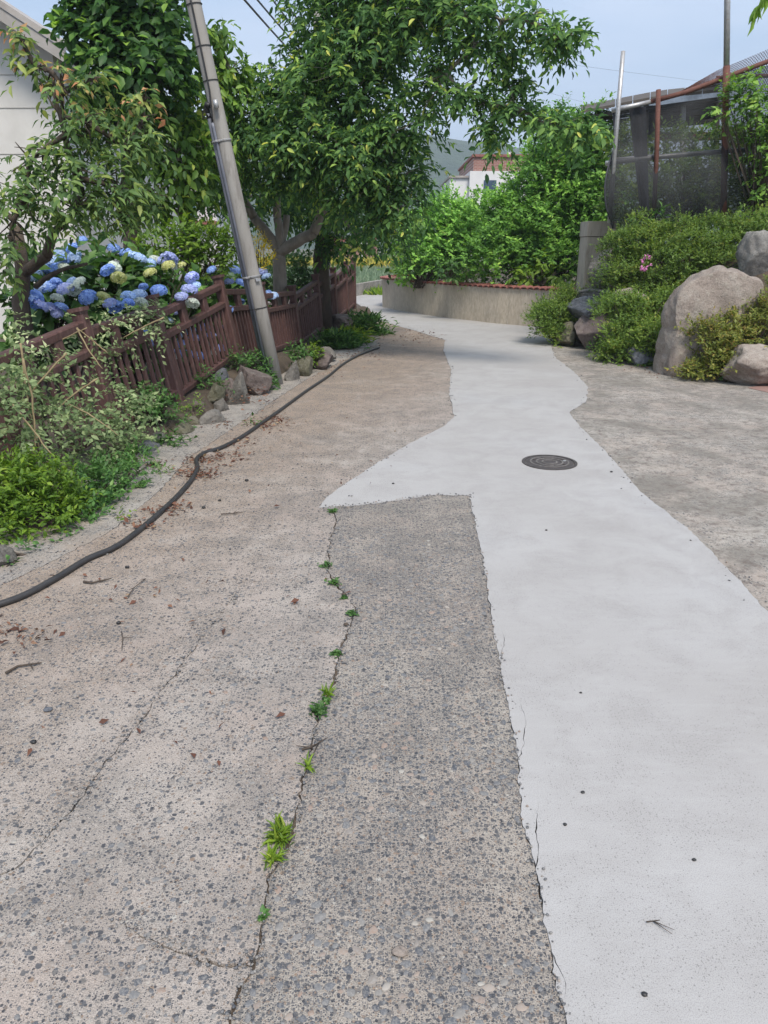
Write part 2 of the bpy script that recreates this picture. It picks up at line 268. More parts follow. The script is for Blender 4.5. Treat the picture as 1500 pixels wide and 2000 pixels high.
for k_, (a_, b_, c_) in {'edge_grey': ((0.085, 0.08, 0.07), (0.145, 0.135, 0.12), (0.22, 0.205, 0.185)), 'edge_purple': ((0.085, 0.066, 0.06), (0.135, 0.108, 0.098), (0.2, 0.165, 0.15)), 'edge_moss': ((0.06, 0.06, 0.035), (0.11, 0.105, 0.068), (0.18, 0.165, 0.125)), 'edge_blue': ((0.07, 0.075, 0.085), (0.115, 0.122, 0.135), (0.17, 0.178, 0.19))}.items():
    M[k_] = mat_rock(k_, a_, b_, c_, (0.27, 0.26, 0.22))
def mat_pebble():
    m, nt, b = nodes('pebble_stone')
    t = nd(nt, 'ShaderNodeAttribute', attribute_name='tint').outputs['Fac']; oi = nd(nt, 'ShaderNodeObjectInfo').outputs['Random']
    f = math_n(nt, 'FRACT', math_n(nt, 'ADD', t, oi))
    c = ramp(nt, f, [(0.0, (0.055, 0.06, 0.072)), (0.35, (0.10, 0.107, 0.12)), (0.62, (0.16, 0.16, 0.16)), (0.8, (0.235, 0.22, 0.20)), (0.93, (0.27, 0.19, 0.145)), (1.0, (0.36, 0.34, 0.3))])
    v = coords(nt, (1, 1, 1), False)
    c = mixc(nt, ramp(nt, noise_n(nt, v, 170, 3, 0.7), [(0.42, 0.0), (0.68, 0.65)]), c, (0.30, 0.285, 0.265))
    setc(nt, b, c); b.inputs['Roughness'].default_value = 0.7; return m
M['pebble'] = mat_pebble()
def mat_net():
    m, nt, b = nodes('shade_net'); v = coords(nt, (1, 1, 1), False)
    b.inputs['Base Color'].default_value = (0.024, 0.026, 0.030, 1); b.inputs['Roughness'].default_value = 0.8
    t = nd(nt, 'ShaderNodeBsdfTransparent')
    f = ramp(nt, noise_n(nt, v, 2.2, 5, 0.7), [(0.35, 0.58), (0.7, 0.84)])
    mx = nd(nt, 'ShaderNodeMixShader', {0: f, 1: t.outputs[0], 2: b.outputs[0]})
    nt.links.new(mx.outputs[0], nt.nodes['Material Output'].inputs['Surface']); return m
M['net'] = mat_net()

# ------------------------------------------------------------------ object helpers
def link(o, parent=None):
    COL.objects.link(o)
    if parent is not None: o.parent = parent
    return o
def tag(o, label=None, cat=None, group=None, kind=None):
    if label: o['label'] = label
    if cat: o['category'] = cat
    if group: o['group'] = group
    if kind: o['kind'] = kind
    return o
def empty(name, loc=(0, 0, 0)):
    o = bpy.data.objects.new(name, None); o.location = loc; o.empty_display_size = 0.1
    return link(o)
class MB:
    def __init__(s): s.v = []; s.f = []
    def add(s, v, f):
        k = len(s.v); s.v += [tuple(p) for p in v]; s.f += [tuple(i+k for i in q) for q in f]; return s
    def box(s, x0, x1, y0, y1, z0, z1):
        return s.add([(x0, y0, z0), (x1, y0, z0), (x1, y1, z0), (x0, y1, z0), (x0, y0, z1), (x1, y0, z1), (x1, y1, z1), (x0, y1, z1)],
                     [(0, 3, 2, 1), (4, 5, 6, 7), (0, 1, 5, 4), (1, 2, 6, 5), (2, 3, 7, 6), (3, 0, 4, 7)])
    def bar(s, p, q, w, d, side):
        """square bar from p to q; w along side, d across"""
        p, q = Vector(p), Vector(q); t = (q-p).normalized(); a = Vector(side); a = (a-t*a.dot(t)).normalized(); b = t.cross(a)
        e = min(w, d)*0.14; v = []
        pr = [(-1, -1, 1), (-1, -1, 0), (1, -1, 0), (1, -1, 1), (1, 1, 1), (1, 1, 0), (-1, 1, 0), (-1, 1, 1)]
        for c in (p, q):
            for k, (x, y, m) in enumerate(pr):
                xx = x*(w/2) - (x*e if m == 0 else 0); yy = y*(d/2) - (y*e if m == 1 else 0)
                v.append(c+a*xx+b*yy)
        n = 8
        f = [(i, (i+1) % n, n+(i+1) % n, n+i) for i in range(n)]+[tuple(range(n-1, -1, -1)), tuple(range(n, 2*n))]
        return s.add(v, f)
    def tube(s, pts, r, n=8, cap=True):
        pts = [Vector(p) for p in pts]; rs = r if isinstance(r, (list, tuple)) else [r]*len(pts)
        t0 = (pts[1]-pts[0]).normalized(); a = t0.orthogonal().normalized(); v = []; f = []
        for i, p in enumerate(pts):
            t = (pts[min(i+1, len(pts)-1)]-pts[max(i-1, 0)]).normalized(); a = (a-t*a.dot(t)).normalized(); b = t.cross(a)
            for k in range(n):
                an = 2*math.pi*k/n; v.append(p+(a*math.cos(an)+b*math.sin(an))*rs[i])
        for i in range(len(pts)-1):
            for k in range(n): f.append((i*n+k, i*n+(k+1) % n, (i+1)*n+(k+1) % n, (i+1)*n+k))
        if cap: f += [tuple(range(n-1, -1, -1)), tuple(range((len(pts)-1)*n, len(pts)*n))]
        return s.add(v, f)
    def mesh(s, name, mat, smooth=False):
        me = bpy.data.meshes.new(name); me.from_pydata(s.v, [], s.f); me.update()
        if mat is not None: me.materials.append(mat)
        if smooth: me.polygons.foreach_set('use_smooth', [True]*len(me.polygons))
        return me
    def build(s, name, mat, parent=None, smooth=False):
        return link(bpy.data.objects.new(name, s.mesh(name, mat, smooth)), parent)
def np_mesh(name, V, Fa, mat, tint=None, smooth=False):
    me = bpy.data.meshes.new(name); n = len(Fa); k = Fa.shape[1]
    me.vertices.add(len(V)); me.vertices.foreach_set('co', V.astype(np.float32).ravel())
    me.loops.add(n*k); me.loops.foreach_set('vertex_index', Fa.astype(np.int32).ravel())
    me.polygons.add(n); me.polygons.foreach_set('loop_start', np.arange(0, n*k, k, dtype=np.int32))
    me.polygons.foreach_set('loop_total', np.full(n, k, dtype=np.int32))
    if smooth: me.polygons.foreach_set('use_smooth', np.ones(n, dtype=bool))
    me.update(calc_edges=True)
    if tint is not None:
        at = me.attributes.new('tint', 'FLOAT', 'POINT'); at.data.foreach_set('value', tint.astype(np.float32))
    me.materials.append(mat); return me

# ------------------------------------------------------------------ foliage helpers
def unit(a): return a/np.maximum(np.linalg.norm(a, axis=-1, keepdims=True), 1e-9)
LEAF5 = np.array([(0, 0, 0), (0.5, 0.42, 0.10), (-0.5, 0.42, 0.10), (0, 1, -0.10), (0, 0.45, 0.0)])
LEAF5F = np.array([(0, 4, 2), (0, 1, 4), (4, 1, 3), (2, 4, 3)])
LEAF4 = np.array([(0, 0, 0), (0.5, 0.45, 0.08), (-0.5, 0.45, 0.08), (0, 1, -0.06)])
LEAF4F = np.array([(0, 1, 2), (2, 1, 3)])
LEAF7 = np.array([(0, 0, 0), (0.38, 0.22, 0.10), (-0.38, 0.22, 0.10), (0.46, 0.58, 0.10), (-0.46, 0.58, 0.10), (0, 1, -0.14), (0, 0.32, 0.0), (0, 0.66, -0.03)])
LEAF7F = np.array([(0, 1, 6), (0, 6, 2), (1, 3, 7), (1, 7, 6), (2, 6, 7), (2, 7, 4), (3, 5, 7), (4, 7, 5)])
SHAPES = {4: (LEAF4, LEAF4F), 5: (LEAF5, LEAF5F), 7: (LEAF7, LEAF7F)}
def leaf_frames(D, Nn):
    D = unit(D); Nn = unit(Nn - D*np.sum(Nn*D, -1, keepdims=True)); S = np.cross(D, Nn); return S, D, Nn
def leaf_cloud(name, pos, D, Nn, ln, wd, tint, mat, parent=None, shape=5, single=0, kind=None, camera_side=None):
    """one mesh of leaves; the `single` leaves nearest the lane become objects of their own, sharing one mesh"""
    S, D, Nn = leaf_frames(D, Nn)
    n = len(pos); idx = np.arange(n)
    if single:
        Zc = pos[:, 2]-CAM_H; dep = pos[:, 1]*_c-Zc*_s; up = pos[:, 1]*_s+Zc*_c
        u = 750+FPX*pos[:, 0]/dep; v = 1000-FPX*up/dep
        ok = (dep > 0.5) & (u > 10) & (u < 1490) & (v > 5) & (v < 1990)
        key = np.where(ok, dep/ln, 1e9); order = np.argsort(key)[:single]
        lv, lf = SHAPES[7]
        protos = []
        for q in range(4):
            protos.append(np_mesh('leaf', lv*np.array([1, 1, 1]), lf, mat, np.full(len(lv), 0.25+0.2*q), True))
        for i in order:
            o = bpy.data.objects.new('leaf', protos[int(tint[i]*3.99) % 4]); link(o, parent)
            mt = Matrix(((S[i, 0]*wd[i], D[i, 0]*ln[i], Nn[i, 0]*ln[i], pos[i, 0]), (S[i, 1]*wd[i], D[i, 1]*ln[i], Nn[i, 1]*ln[i], pos[i, 1]), (S[i, 2]*wd[i], D[i, 2]*ln[i], Nn[i, 2]*ln[i], pos[i, 2]), (0, 0, 0, 1)))
            if parent is not None: mt = Matrix.Translation(parent.location).inverted() @ mt
            o.matrix_basis = mt
        keep = np.ones(n, bool); keep[order] = False; idx = np.nonzero(keep)[0]
    lv, lf = SHAPES[shape]; k = len(lv)
    p, S, D, Nn, ln, wd, tint = pos[idx], S[idx], D[idx], Nn[idx], ln[idx], wd[idx], tint[idx]
    off = np.array(parent.location) if parent is not None else np.zeros(3)
    V = (p-off)[:, None, :] + S[:, None, :]*(lv[None, :, 0:1]*wd[:, None, None]) + D[:, None, :]*(lv[None, :, 1:2]*ln[:, None, None]) + Nn[:, None, :]*(lv[None, :, 2:3]*ln[:, None, None])
    Fa = lf[None]+(np.arange(len(p))*k)[:, None, None]
    me = np_mesh(name, V.reshape(-1, 3), Fa.reshape(-1, lf.shape[1]), mat, np.repeat(tint, k), shape == 7)
    o = link(bpy.data.objects.new(name, me), parent)
    if kind: o['kind'] = kind
    return o
def blob_points(rng, blobs, per_m2, shell=0.55, lump=0.35, nmin=6):
    """sprig roots spread through lumpy ellipsoids: position and outward direction"""
    out = []; od = []
    for (c, r) in blobs:
        r = np.array(r if hasattr(r, '__len__') else (r, r, r), float)
        n = max(nmin, int(per_m2*4*math.pi*(r[0]*r[1]+r[0]*r[2]+r[1]*r[2])/3))
        d = unit(rng.normal(size=(n, 3))); ph = rng.uniform(0, 6.28, (5, 3)); fr = unit(rng.normal(size=(5, 3)))*rng.uniform(2, 6, (5, 1))
        l = np.zeros(n)
        for k in range(5): l += np.sin(d@fr[k]+ph[k, 0])
        rad = (shell+(1-shell)*rng.random(n)**0.6)*(1+lump*l/3.2)
        out.append(np.array(c)+d*r*rad[:, None]); od.append(d)
    return np.concatenate(out), np.concatenate(od)
def sprigs(rng, B, Dd, n, L, ll, droop=0.4, ldroop=0.3, spread=0.9, asp=0.45, upn=1.0, lvar=0.45):
    m = len(B); Dd = unit(Dd); L = np.array(L)*rng.uniform(0.6, 1.3, (m, 1, 1))
    t = ((np.arange(n)+1.0)/n)[None, :, None]
    pos = B[:, None, :]+Dd[:, None, :]*L*t; pos[..., 2] -= (droop*L*t*t)[..., 0]
    up = np.array([0, 0, 1.0])+rng.normal(size=(m, 3))*0.4
    S = unit(np.cross(Dd, up))
    sg = np.where(np.arange(n) % 2 == 0, 1.0, -1.0)[None, :, None]*np.ones((m, 1, 1))
    sg[:, -1, :] *= 0.15
    D = Dd[:, None, :]*0.55+S[:, None, :]*sg*spread+rng.normal(size=(m, n, 3))*0.28; D[..., 2] -= ldroop
    Nn = np.array([0, 0, upn])+rng.normal(size=(m, n, 3))*0.45+Dd[:, None, :]*0.75+np.array([0, -0.1, 0])
    ln = ll*rng.uniform(1-lvar, 1+lvar, (m, n)); wd = ln*asp*rng.uniform(0.8, 1.2, (m, n))
    return pos.reshape(-1, 3), D.reshape(-1, 3), Nn.reshape(-1, 3), ln.ravel(), wd.ravel()
def in_back(p, D, Nn, ln, wd, keep): return p[keep], D[keep], Nn[keep], ln[keep], wd[keep]
def limb(mb, a, b, r0, r1, rnd, bend=0.12, n=6, sides=7):
    a, b = Vector(a), Vector(b); L = (b-a).length; pts = []; rs = []
    off1 = Vector((rnd.uniform(-1, 1), rnd.uniform(-1, 1), rnd.uniform(-0.2, 1)))*bend*L
    for i in range(n+1):
        t = i/n; p = a.lerp(b, t)+off1*(4*t*(1-t))*0.5+Vector((rnd.uniform(-1, 1), rnd.uniform(-1, 1), rnd.uniform(-1, 1)))*bend*L*0.07*(1 if 0 < i < n else 0)
        pts.append(p); rs.append(lerp(r0, r1, t))
    mb.tube(pts, rs, sides); return pts
def shrub(name, label, cat, blobs, mat, per=120, n=6, L=0.08, ll=0.03, asp=0.45, seed=1, group=None, base=None, shape=4, upward=0.5, droop=0.1, ldroop=0.0, shell=0.6, lump=0.35, single=0, stems=True, tpow=1.0, stem_mat='bark_dark', clump=None, fit=True, keep=None):
    rng = np.random.default_rng(seed); rnd = random.Random(seed)
    if base is None:
        c0 = blobs[0][0]; base = (c0[0], c0[1], min(b[0][2]-(b[1][2] if hasattr(b[1], '__len__') else b[1]) for b in blobs))
    root = empty(name, base); tag(root, label, cat, group)
    if fit: blobs = [(c, tuple(max(0.4*q, q-0.4*L) for q in (r if hasattr(r, '__len__') else (r,)*3))) for c, r in blobs]
    if clump:           # foliage gathers in flattened pads with dark gaps between them
        cr, cf, cd, cm = clump; C, od = blob_points(rng, blobs, cd, shell, lump); K = len(C)
        of = rng.normal(size=(K, cm, 3))*np.array([1, 1, cf])*cr*0.62*rng.uniform(0.6, 1.4, (K, 1, 1))
        tl = od[:, None, :]*of[..., 0:1]*0; of[..., 2] += (of[..., 0]*od[:, None, 0]+of[..., 1]*od[:, None, 1])*-0.55
        B = (C[:, None]+of+tl).reshape(-1, 3); d = unit(of+1e-6)*0.6+od[:, None, :]*0.6
        d = d.reshape(-1, 3)+rng.normal(size=(len(B), 3))*0.25+np.array([0, 0, upward])
        padt = np.repeat(rng.random(K), cm*n)
    else:
        B, d = blob_points(rng, blobs, per, shell, lump)
        d = d+rng.normal(size=d.shape)*0.35+np.array([0, 0, upward]); padt = np.repeat(rng.random(len(B)), n)
    p, D, Nn, ln, wd = sprigs(rng, B, d, n, L, ll, droop, ldroop, asp=asp)
    tint = np.clip(0.55*rng.random(len(p))+0.45*padt, 0, 1)**tpow
    if keep is not None:
        k_ = keep(p, D, ln); p, D, Nn, ln, wd, tint = p[k_], D[k_], Nn[k_], ln[k_], wd[k_], tint[k_]
    leaf_cloud('foliage', p, D, Nn, ln, wd, tint, mat, root, shape, single)
    if stems:
        mb = MB(); bv = Vector(base)
        for (c, r) in blobs:
            rr = max(r) if hasattr(r, '__len__') else r
            for k in range(7):
                e = Vector(c)+Vector((rnd.uniform(-1, 1), rnd.uniform(-1, 1), rnd.uniform(-0.3, 0.8)))*rr*0.7
                limb(mb, bv+Vector((rnd.uniform(-1, 1)*rr*0.3, rnd.uniform(-1, 1)*rr*0.3, -0.03)), e, 0.014, 0.004, rnd, 0.1, 4, 4)
        mb.v = [tuple(Vector(q)-bv) for q in mb.v]
        st = mb.build('stem', M[stem_mat], root); st['kind'] = 'stuff'
    return root

# ------------------------------------------------------------------ ground, road slabs, cracks
def ground_sheet():
    mb = MB(); S = 2500
    mb.add([(-S, -S, -0.06), (S, -S, -0.06), (S, S, -0.06), (-S, S, -0.06)], [(0, 1, 2, 3)])
    tag(mb.build('ground', M['ground']), kind='structure')
ground_sheet()
def roughen(pts, step=None, amp=0.006, seed=0.0):
    """resample a ground polyline and make it ragged; finer near the viewer"""
    out = []; acc = 0
    for a, b in zip(pts, pts[1:]):
        L = (b-a).length; d = max(0.3, (a+b).length/2)
        st = step or max(0.012, min(0.12, d*0.008)); n = max(1, int(L/st)); t = (b-a).normalized(); nn = Vector((-t.y, t.x))
        for i in range(n):
            p = a.lerp(b, i/n); sc_ = 1+min(6, d*0.35)
            q = (mnoise.noise(Vector((p.x*9, p.y*9, seed)))*0.7+mnoise.noise(Vector((p.x*23, p.y*23, seed+7)))*0.6+mnoise.noise(Vector((p.x*60, p.y*60, seed+3)))*0.5+mnoise.noise(Vector((p.x*150, p.y*150, seed+3)))*0.45)
            out.append(p+nn*q*amp*sc_)
    out.append(pts[-1].copy()); return out
def offset(pts, w, seed=0.0, taper=None):
    out = []
    for i, p in enumerate(pts):
        t = (pts[min(i+1, len(pts)-1)]-pts[max(0, i-1)])
        t = t.normalized() if t.length > 1e-9 else Vector((1, 0)); nn = Vector((-t.y, t.x))
        k = 0.12+2.0*max(0, mnoise.noise(Vector((p.x*13, p.y*13, seed+11))))+1.3*max(0, mnoise.noise(Vector((p.x*60, p.y*60, seed+5))))
        ww = w(i/(len(pts)-1)) if callable(w) else w
        out.append(p+nn*ww*k)
    return out
def g2(*px): return [Vector(G(u, v)[:2]) for u, v in px]
def V2(*pts): return [Vector(p) for p in pts]
def slab(poly, z, thick, mat, parent, label=None):
    clean = [poly[0]]
    for p in poly[1:]:
        if (p-clean[-1]).length > 0.0015: clean.append(p)
    tris = tessellate_polygon([[Vector((p.x, p.y, 0)) for p in clean]]); n = len(clean)
    area = sum(a.x*b.y-b.x*a.y for a, b in zip(clean, clean[1:]+clean[:1]))
    v = [(p.x, p.y, z) for p in clean]+[(p.x, p.y, z-thick) for p in clean]; f = []
    for t in tris:
        a, b, c = (clean[i] for i in t)
        f.append(tuple(t) if (b-a).cross(c-a) > 0 else tuple(reversed(t)))
    for i in range(n):
        j = (i+1) % n; q = (i, n+i, n+j, j); f.append(q if area > 0 else tuple(reversed(q)))
    mb = MB(); mb.add(v, f); o = mb.build('concrete_slab', mat, parent)
    if label: o['label'] = label
    return o
road = MB().box(-9, 12, -4, 34, -0.05, -0.012).build('road', M['crack_soil']); tag(road, 'concrete lane bed under the worn and patched slabs', kind='structure')
# lines read off the photograph, in ground coordinates
PL = g2((1105, 2000), (1088, 1930), (1075, 1870), (1058, 1760), (1045, 1690), (1020, 1600), (1012, 1480), (985, 1340), (965, 1230), (947, 1110), (928, 1020), (916, 968))
PT = g2((916, 968), (850, 967), (760, 980), (690, 988), (622, 992))
PU = g2((622, 992), (642, 968), (720, 915), (800, 867), (868, 832), (887, 815), (878, 770), (881, 722), (866, 684), (869, 664), (800, 643), (748, 629), (724, 613), (706, 599), (688, 587))
PR = g2((1092, 660), (1076, 678), (1086, 700), (1121, 726), (1149, 756), (1145, 784), (1111, 806), (1131, 831), (1191, 891), (1251, 961), (1341, 1031), (1431, 1121), (1500, 1196))
PR = PR+V2((2.5, 2.45), (3.6, 1.6), (5.6, 0.2), (7.0, -1.0))
C1 = g2((455, 2000), (466, 1945), (500, 1862), (514, 1800), (524, 1730), (540, 1690), (570, 1620), (590, 1530), (606, 1478), (622, 1400), (650, 1340), (664, 1262), (684, 1222), (694, 1186), (656, 1142), (640, 1104), (645, 1060), (656, 1018), (650, 1000))
C2 = g2((20, 1705), (60, 1668), (130, 1592), (200, 1500), (268, 1418), (330, 1330), (400, 1240), (446, 1180), (492, 1118))
C3 = g2((462, 1886), (420, 1884), (370, 1868), (320, 1846), (280, 1830), (236, 1800), (196, 1786))
C4 = g2((618, 1080), (600, 1040), (596, 1022), (618, 1003))
GU = g2((-60, 1172), (100, 1098), (220, 1036), (312, 958), (352, 915), (372, 892), (430, 853), (500, 806), (600, 740), (690, 695), (735, 672), (742, 655), (738, 640))
PL, PT, PU, PR, C1 = roughen(PL, amp=0.006, seed=1), roughen(PT, amp=0.004, seed=2), roughen(PU, amp=0.004, seed=3), roughen(PR, amp=0.005, seed=4), roughen(C1, amp=0.008, seed=5)
C2, C3, C4, GU = roughen(C2, amp=0.007, seed=6), roughen(C3, amp=0.008, seed=7), roughen(C4, amp=0.006, seed=8), roughen(GU, amp=0.006, seed=9)
# new concrete patch
wall_foot = g2((745, 597), (800, 607), (900, 620), (1040, 633), (1075, 640))
def with_slits(line, specs):
    out = list(line)
    for px, w in specs:
        ln = g2(*px); i = min(range(len(out)), key=lambda q: (out[q]-ln[0]).length); ln[0] = out[i].copy(); ln = roughen(ln, amp=0.004, seed=31)
        out = out[:i]+list(reversed(slit(ln, w)))+out[i+1:]
    return out
def slit(line, w): return offset(line, lambda t: w*(1-t)+0.0004, 3)+list(reversed(offset(line, lambda t: -w*(1-t)-0.0004, 4)))
PLs = with_slits(PL, [([(1075, 1870), (1092, 1895), (1106, 1925), (1104, 1958)], 0.004), ([(1045, 1690), (1052, 1650), (1046, 1610), (1054, 1565)], 0.003), ([(1012, 1480), (1024, 1452), (1026, 1405), (1014, 1372)], 0.003), ([(975, 1290), (986, 1262), (980, 1230)], 0.0025)])
slab(V2((0.62, -3))+PLs+PT[1:]+PU[1:]+V2((-3.5, 23.2), (-3.5, 28.5), (1.0, 28.5))+wall_foot[1:2]+wall_foot[2:]+PR+V2((7.0, -3)), 0.003, 0.02, M['new_concrete'], road, 'smooth pale grey new concrete patch')
# old slab between the crack and the patch
C1o = offset(C1, -0.007, 1)
slab(V2((0.60, -3))+offset(PL, 0.004, 2)[:-1]+offset(PT, 0.004, 3)[:-3]+list(reversed(C1o))+V2((-0.42, 0.4), (-0.5, -3)), 0.0, 0.02, M['old_mid'], road, 'coarse exposed aggregate slab beside the new patch')
# old slab left of the crack, with its branch cracks as slits
C1i = offset(C1, 0.007, 9)
ib = min(range(len(C1i)), key=lambda i: (C1i[i]-C3[0]).length); ic = min(range(len(C1i)), key=lambda i: (C1i[i]-g2((640, 1100))[0]).length)
s3 = slit(C3, 0.007); s2 = slit(C2, 0.008)
gu_i = offset(GU, -0.003, 5)
left_poly = V2((-0.52, -3), (-0.44, 0.4))+C1i[:ib]+list(reversed(s3))+C1i[ib+1:-1]+offset(PU, 0.005, 6)[1:-40]
k_end = len(left_poly)
left_poly += list(reversed(gu_i))+V2((-2.3, 2.6), (-2.5, 0.62))+s2[1:-1]+V2((-2.5, 0.5), (-2.6, -3))
slab(left_poly, 0.0, 0.02, M['old_left'], road, 'worn pinkish tan slab with dirt beside the hose')
slab(offset(GU, 0.004, 8)+V2((-0.95, 16.5), (-1.0, 15), (-1.6, 11), (-2.4, 6), (-3.4, 3.5), (-3.4, 2.4), (-2.33, 2.5)), 0.002, 0.022, M['gutter'], road, 'narrow grey concrete gutter strip below the stones')
# right slab
slab(offset(PR, 0.004, 12)+V2((12, -1), (12, 12.5), (4.6, 12.5), (3.6, 15.2), (3.15, 15.9)), 0.0, 0.02, M['old_right'], road, 'mottled grey and pinkish old concrete below the boulders')
pv = MB()
pv.add([(x, y, z) for z in (-0.015, 0.0045) for x, y in ((4.35, 8.85), (4.55, 8.2), (6.8, 8.2), (6.8, 9.2), (4.75, 9.15))], [(4, 3, 2, 1, 0), (5, 6, 7, 8, 9), (0, 1, 6, 5), (1, 2, 7, 6), (2, 3, 8, 7), (3, 4, 9, 8), (4, 0, 5, 9)])
pv.build('paver', M['paver'], road)
# exposed pebbles: the largest are single parts, the rest one part
def pebble_field():
    rng = np.random.default_rng(4); rnd = random.Random(4)
    protos = []
    for q in range(10):
        bm = bmesh.new(); bmesh.ops.create_icosphere(bm, subdivisions=2, radius=1.0)
        for v in bm.verts:
            k = mnoise.noise(v.co*1.3+Vector((q*7.1, 0, 0)))*0.4+mnoise.noise(v.co*3+Vector((0, q*5, 0)))*0.12; v.co *= 1+k
            v.co.z *= 0.55
        bmesh.ops.delete(bm, geom=[v for v in bm.verts if v.co.z < -0.28], context='VERTS')
        me = bpy.data.meshes.new('pebble'); bm.to_mesh(me); bm.free(); me.materials.append(M['pebble'])
        me.polygons.foreach_set('use_smooth', [True]*len(me.polygons))
        at = me.attributes.new('tint', 'FLOAT', 'POINT'); at.data.foreach_set('value', [0.0]*len(me.vertices)); protos.append(me)
    c1x = sorted((p.y, p.x) for p in C1); plx = sorted((p.y, p.x) for p in PL)
    spots = []
    def try_add(x, y, r): spots.append((x, y, r))
    for i in range(12000):
        y = 1.0+3.2*rng.random()**1.5; xa = interp(y, c1x); xb = interp(y, plx)
        x = rng.uniform(xa-1.5, xb); mid = x > xa
        zone = mnoise.noise(Vector((x*2.2, y*2.2, 3)))
        if mid and rng.random() > 0.7+zone*1.3: continue
        if not mid and rng.random() > 0.18+zone*0.5: continue
        if mid and (x-xa < 0.02 or xb-x < 0.015): continue
        if not mid and xa-x < 0.02: continue
        if x < -1.45: continue
        r = (0.0042+0.0098*rng.random()**2.0)*(1.0 if mid else 0.85)
        try_add(x, y, r)
    grid = {}; good = []
    for s_ in sorted(spots, key=lambda s: -s[2]):
        kx, ky = int(s_[0]/0.025), int(s_[1]/0.025); hit = False
        for ax in (-1, 0, 1):
            for ay in (-1, 0, 1):
                for o in grid.get((kx+ax, ky+ay), ()):
                    if (o[0]-s_[0])**2+(o[1]-s_[1])**2 < ((o[2]+s_[2])*0.95)**2: hit = True; break
        if not hit: grid.setdefault((kx, ky), []).append(s_); good.append(s_)
    good.sort(key=lambda s: -s[2]/math.hypot(s[1], 1.6))
    VV = []; FF = []; TT = []; base = 0
    pm = []
    for me in protos:
        co = np.zeros(len(me.vertices)*3); me.vertices.foreach_get('co', co); fa = np.array([tuple(p.vertices) for p in me.polygons]); pm.append((co.reshape(-1, 3), fa))
    for i, (x, y, r) in enumerate(good):
        q = rnd.randrange(10); a = rnd.uniform(0, 6.28); sx = r*rnd.uniform(0.9, 1.35); sy = r*rnd.uniform(0.7, 1.0); sz = r*rnd.uniform(0.28, 0.5); z = -sz*rnd.uniform(0.05, 0.3)
        if i < 300:
            o = bpy.data.objects.new('pebble', protos[q]); link(o, road); o.location = (x, y, z); o.rotation_euler = (rnd.uniform(-0.12, 0.12), rnd.uniform(-0.12, 0.12), a); o.scale = (sx, sy, sz)
        else:
            co, fa = pm[q]; c_, s_ = math.cos(a), math.sin(a); p = co*np.array([sx, sy, sz])
            VV.append(np.stack([p[:, 0]*c_-p[:, 1]*s_+x, p[:, 0]*s_+p[:, 1]*c_+y, p[:, 2]+z], 1)); FF.append(fa+base); base += len(co); TT.append(np.full(len(co), rnd.random()))
    me = np_mesh('pebbles', np.concatenate(VV), np.concatenate(FF), M['pebble'], np.concatenate(TT), True)
    o = link(bpy.data.objects.new('pebbles', me), road); o['kind'] = 'stuff'
pebble_field()
# manhole cover, flush in the new patch
def manhole():
    c = (G(1020, 905)+G(1125, 902))/2; c.y = 5.6; R = 0.213
    root = empty('manhole_cover', (c.x, c.y, 0.0)); tag(root, 'round dark cast iron manhole cover set in the pale patch', 'manhole cover')
    def ring(r0, r1, z0, z1, n=48, a0=0, a1=2*math.pi):
        mb = MB(); v = []; f = []; m = n if abs(a1-a0-2*math.pi) < 1e-3 else n+1
        for i in range(m):
            a = a0+(a1-a0)*i/n
            for r, z in ((r0, z0), (r0, z1), (r1, z1), (r1, z0)): v.append((r*math.cos(a), r*math.sin(a), z))
        for i in range(n):
            j = (i+1) % m
            for k in range(4): f.append((i*4+k, j*4+k, j*4+(k+1) % 4, i*4+(k+1) % 4))
        mb.add(v, f); return mb
    ring(R-0.022, R, -0.004, 0.0095).build('rim', M['iron'], root); ring(R-0.0265, R-0.0225, -0.004, 0.0045).build('seam', M['crack_soil'], root)
    n = 48; mb = MB(); mb.add([(0, 0, 0.0075)]+[((R-0.027)*math.cos(2*math.pi*i/n), (R-0.027)*math.sin(2*math.pi*i/n), 0.0075) for i in range(n)], [(0, 1+i, 1+(i+1) % n) for i in range(n)]); plate = mb.build('plate', M['iron'], root)
    for r in (0.05, 0.095, 0.14): ring(r, r+0.012, 0.007, 0.0115).build('ridge', M['iron_worn'], plate)
    for k in range(8):
        a = k*math.pi/4+0.2; mb = MB(); mb.bar((0.112*math.cos(a), 0.112*math.sin(a), 0.0105), (0.136*math.cos(a), 0.136*math.sin(a), 0.0105), 0.02, 0.004, (-math.sin(a), math.cos(a), 0)); mb.build('stud', M['steel' if k == 0 else 'iron'], plate)
manhole()

